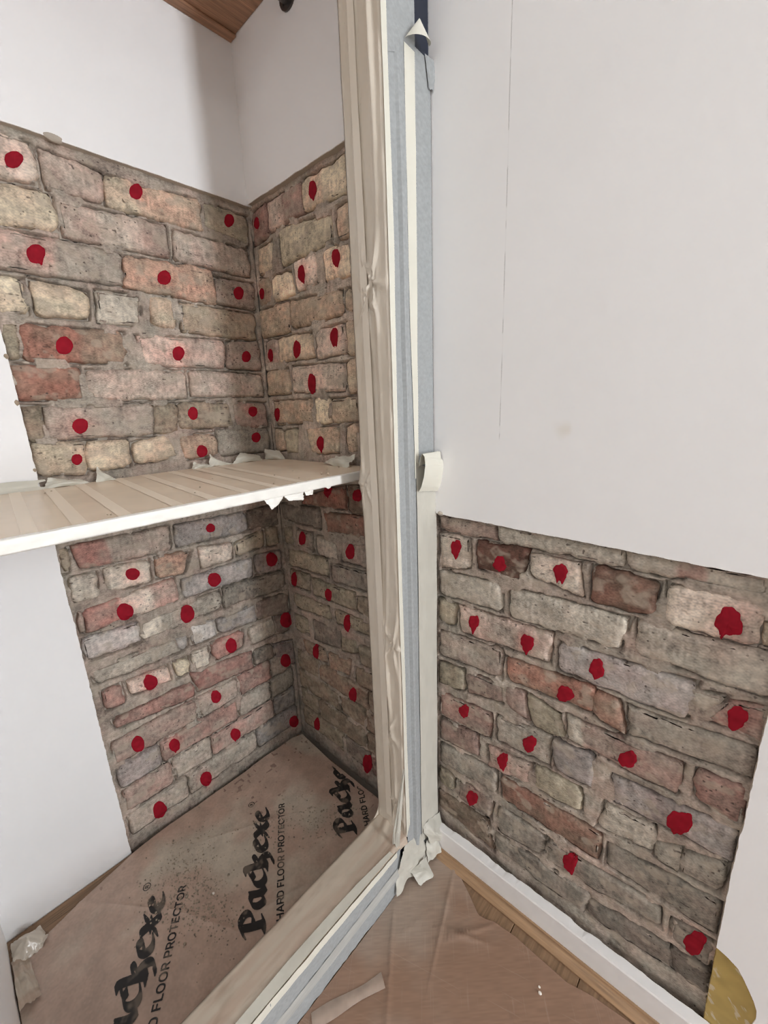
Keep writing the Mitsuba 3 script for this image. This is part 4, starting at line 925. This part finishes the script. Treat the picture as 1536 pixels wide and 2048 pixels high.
def word(w):
    out, x = [], 0.0
    for ch in w:
        adv, st = GL[ch]
        g = unary_union([nib(s) for s in st])
        out.append(trimesh_shift(g, x)); x += adv
    return out, x
def trimesh_shift(g, dx):
    from shapely import affinity
    return affinity.translate(g, dx, 0)
from shapely import affinity
DIR = np.array([-0.820, 0.572]); UPV = np.array([-0.572, -0.820])
clip = Polygon([(edge_l(y) + 0.004, y) for y in np.linspace(-0.796, -0.04, 60)] + [(0.505, -0.04), (0.505, -0.796)])
def drape(g, o, key, bs='bsdf_print'):
    g = affinity.affine_transform(g, [DIR[0], UPV[0], DIR[1], UPV[1], o[0], o[1]]).buffer(0).intersection(clip)
    parts = []
    for q in getattr(g, 'geoms', [g]):
        if q.geom_type != 'Polygon' or q.area < 1e-7: continue
        v, f = trimesh.creation.triangulate_polygon(q, engine='earcut')
        v, f = trimesh.remesh.subdivide_to_size(np.c_[v, np.zeros(len(v))], f, 0.006, max_iter=12)
        parts.append(trimesh.Trimesh(v, f, process=False))
    if not parts: return
    m = trimesh.util.concatenate(parts)
    m.vertices[:, 2] = zin(m.vertices[:, 0], m.vertices[:, 1]) + 0.0011
    if m.face_normals[:, 2].mean() < 0: m.invert()
    return obj(key, m, bs)
def flat_text(txt, h, length):
    t = meshkit.text_mesh(txt, h, 0.001, bold=True)
    v = t.vertices; up = t.faces[t.face_normals[:, 2] > 0.9]
    g = unary_union([Polygon(v[f][:, :2]).buffer(1e-5) for f in up])
    x0, _, x1, _ = g.bounds
    return affinity.affine_transform(g, [length / (x1 - x0), 0, 0, 1, -x0 * length / (x1 - x0), 0])
LET, WID = word('Packexe')
SMALL = flat_text('HARD FLOOR PROTECTOR', 0.0155, 0.288)
REG = unary_union([Point(0, 0).buffer(0.0085).difference(Point(0, 0).buffer(0.0070)), affinity.translate(flat_text('R', 0.008, 0.0062), -0.0031, -0.004)])
for oy in (-0.278, 0.0, 0.280):
    o = np.array([0.424 - (0.005 if oy > 0 else 0), -0.420 + oy])
    for g in LET:
        drape(affinity.scale(g, 0.294 / WID, 0.0345, origin=(0, 0)), o, fs + '__letter')
    drape(affinity.translate(REG, 0.318, 0.050), o, fs + '__registered_mark')
    drape(affinity.translate(SMALL, 0.010, -0.042), o, fs + '__small_print')

# outer sheet on the room floor
def zout(x, y):
    p = np.stack([x, y, 0 * x], -1)
    z = 0.0035 + 0.004 * np.abs(N(p, 5, 81, 3)) + 0.0012 * N(p, 30, 82, 3)
    for x0, y0, dx, dy, a, L in ((0.70, -0.14, 0.35, -0.93, .005, .10), (0.74, -0.15, 0.9, 0.43, .006, .06), (0.75, -0.14, -0.6, -0.8, .005, .07), (0.68, -0.30, 0.6, -0.8, .005, .15), (0.9, -0.2, 0.8, -0.6, .002, .1), (0.66, -0.20, -0.3, -0.95, .002, .1)):
        d = (x - x0) * -dy + (y - y0) * dx; t = (x - x0) * dx + (y - y0) * dy
        z = z + a * np.exp(-(np.abs(d) / 0.003)) * np.exp(-(t / L) ** 2)
    return np.maximum(z, 0.001)
xs = np.linspace(0.5945, 1.75, 240); tt = np.linspace(0, 1, 150) ** 1.6
top = np.interp(xs, [0.5945, 0.648, 0.6815, 0.714, 0.757, 0.775, 0.7875, 0.8354, 0.886, 0.9417, 0.985, 1.063, 1.75], [-0.036, -0.0375, -0.0474, -0.0645, -0.090, -0.086, -0.0795, -0.0735, -0.0748, -0.0757, -0.064, -0.0545, -0.0545])
Xg, Tt = np.meshgrid(xs, tt, indexing='ij')
Yg = top[:, None] + (-1.35 - top[:, None]) * Tt
Z = zout(Xg, Yg)
fo = thing('floor_sheet', 'plain brown translucent floor protection film on the room floor in front of the plinth', 'floor protector')
obj(fo, sheet(np.stack([Xg, Yg, Z], -1), flip=False), 'bsdf_floor_sheet_out', smooth=True)
P = []
for t in np.linspace(0, 1, 40):
    c = np.array([0.612, -0.437]) * (1 - t) + np.array([0.672, -0.308]) * t
    P.append([[c[0] + e * 0.010 * (1 + .2 * math.sin(7 * t)), c[1] - e * 0.006, float(zout(np.array(c[0]), np.array(c[1]))) + 0.0022 + 0.0015 * math.cos(e * 2)] for e in np.linspace(-1, 1, 7)])
mat('clear_tape', lambda p, n, uv: mi.Color3f(0.33, 0.25, 0.20) * (0.9 + 0.3 * fbm(p.x * 80, p.y * 80, 0.0, 2)), 0.25, 0.5)
k = thing('tape_strip', 'creased clear tape strip lying on the brown floor film in front of the plinth', 'tape')
obj(k, sheet(np.array(P)), 'bsdf_clear_tape', smooth=True)

# ---------------------------------------------------------------- torn scraps, crumbs and grit
S = lambda x, y, z: (x, y, z)
SCR = [('low ragged tape scrap at the left end of the row along the shelf back', [(-0.556, .9625), (-0.478, .9625), (-0.490, .970), (-0.545, .982)], 41),
       ('small upright tape tab standing at the shelf back', [(-0.466, .9625), (-0.424, .9625), (-0.440, .972), (-0.455, .994)], 42),
       ('low torn tape scrap at the shelf back, left of the pointed one', [(-0.262, .9625), (-0.205, .9625), (-0.214, .968), (-0.246, .979)], 43),
       ('pointed triangular tape scrap standing against the bricks at the shelf back', [(-0.214, .9625), (-0.146, .9625), (-0.185, .974), (-0.202, .995)], 44),
       ('crumpled tape scrap between the pointed one and the alcove corner', [(-0.150, .9625), (-0.056, .9625), (-0.066, .978), (-0.118, .988)], 45)]
for lab, q, sd in SCR:
    flap('tape_scrap', 'cream ' + lab, [(0.030, q[0][0], q[0][1]), (0.030, q[1][0], q[1][1]), (0.016, q[2][0], q[2][1]), (0.014, q[3][0], q[3][1])], 'bsdf_tape', (0.010, 0, 0.002), seed=sd, amp=0.005, group=None)
flap('tape_scrap', 'folded cream tape scrap in the corner of the shelf where both brick walls meet', [(0.020, -0.048, 0.963), (0.085, -0.020, 0.9635), (0.050, -0.014, 0.984), (0.016, -0.040, 0.991)], 'bsdf_tape', (0.004, -0.01, 0.002), seed=46, amp=0.004)
flap('tape_scrap', 'crumpled cream tape wad on the shelf beside the wardrobe post', [(0.268, -0.040, 0.9635), (0.372, -0.050, 0.9635), (0.372, -0.018, 0.985), (0.300, -0.016, 0.978)], 'bsdf_tape', (0.0, -0.018, 0.008), seed=47, amp=0.010, n=26)
flap('tape_scrap', 'long cream tape ledge along the white wall above the shelf', [(0.0135, -0.79, 0.9625), (0.030, -0.557, 0.9625), (0.0138, -0.558, 0.980), (0.0132, -0.79, 0.990)], 'bsdf_tape', (0.002, 0, 0.0), seed=48, amp=0.002, n=30)
for lab, q, sd in (('long ragged tape tail hanging under the front edge of the shelf', [(-0.317, .946), (-0.276, .946), (-0.288, .934), (-0.305, .926)], 51),
                   ('wide torn tape tail hanging under the shelf edge', [(-0.277, .946), (-0.233, .946), (-0.2345, .930), (-0.268, .935)], 52),
                   ('short square tape tail hanging under the shelf edge', [(-0.230, .946), (-0.209, .946), (-0.211, .9365), (-0.228, .9375)], 53),
                   ('tiny tape point hanging under the shelf edge nearest the post', [(-0.180, .9465), (-0.160, .9465), (-0.168, .942), (-0.172, .941)], 54)):
    flap('tape_tail', 'white ' + lab, [(0.4462, q[0][0], q[0][1]), (0.4462, q[1][0], q[1][1]), (0.4475, q[2][0], q[2][1]), (0.448, q[3][0], q[3][1])], 'bsdf_tape_white', (0.002, 0, 0), seed=sd, amp=0.0015)
def crumb(x, y, z, r, seed):
    m = trimesh.creation.icosphere(1); v = m.vertices * (1 + 0.9 * N(m.vertices * 1.0 + seed, 1.7, seed, 2)[:, None]) * np.array([1.1, .9, .7]) * r
    m = trimesh.Trimesh(v, m.faces, process=False); m.apply_translation((x, y, z - v[:, 2].min() - 0.0002)); return m
for i, (x, y, r) in enumerate([(.354, -.0588, .0022), (.378, -.0463, .002), (.394, -.144, .003), (.4167, -.146, .0036), (.3935, -.2017, .002), (.317, -.209, .0016), (.312, -.368, .0016), (.235, -.306, .0015), (.084, -.5526, .0018), (.099, -.565, .0018), (.41, -.545, .0013), (.415, -.542, .0013), (.407, -.27, .0016), (.359, -.398, .0014), (.36, -.10, .0012), (.30, -.15, .0012)]):
    k = thing('rubble_crumb', 'tiny brick crumb lying on the taupe shelf film', 'rubble', 'brick crumbs on the shelf')
    obj(k, crumb(x, y, 0.9628, r, i), 'bsdf_rubble')
gr = []
r = np.random.default_rng(3)
for cx, cy, sx, sy, n in ((.2432, -.4771, .075, .03, 650), (.245, -.27, .03, .05, 160), (.21, -.53, .05, .03, 260), (.33, -.19, .03, .03, 160), (.365, -.115, .02, .02, 60), (.12, -.42, .05, .03, 90)):
    for _ in range(n):
        x, y = cx + r.normal() * sx, cy + r.normal() * sy
        if not (edge_l(y) + .01 < x < .495 and -.79 < y < -.04): continue
        m = trimesh.creation.icosphere(0); s = abs(r.normal()) * 0.0009 + 0.0005
        m.apply_scale(s); m.apply_translation((x, y, float(zin(np.array(x), np.array(y))) + s * .5)); gr.append(m)
tag(obj('brick_dust', trimesh.util.concatenate(gr), 'bsdf_grit'), 'scattered brick grit and dust on the printed floor film in the alcove', 'dust', kind='stuff')
for i, (x, y) in enumerate([(.2705, -.4585), (.905, -.118), (.909, -.126)]):
    k = thing('plaster_chip', ('white plaster chip among the grit on the printed floor film', 'white plaster flake on the brown floor film near the skirting', 'larger white plaster flake on the brown floor film near the skirting')[i], 'chip')
    z = zin if i == 0 else zout
    obj(k, crumb(x, y, float(z(np.array(x), np.array(y))), (.003, .0022, .0032)[i], 60 + i), 'bsdf_white_chip')
# film bunched up by the side panel, bottom left
flap('film_bunch', 'bunched translucent film pushed up against the white side panel', [(0.030, -0.795, 0.004), (0.035, -0.745, 0.010), (0.085, -0.735, 0.012), (0.10, -0.792, 0.010)], 'bsdf_film', (0.0, 0.0, 0.022), seed=71, amp=0.012, n=26, cat='plastic film')
flap('film_bunch', 'second bunched fold of film beside the side panel, nearer the camera', [(0.07, -0.797, 0.012), (0.10, -0.770, 0.010), (0.19, -0.765, 0.012), (0.19, -0.797, 0.025)], 'bsdf_film_dusty', (0.0, 0.0, 0.012), seed=72, amp=0.008, n=26, cat='plastic film')
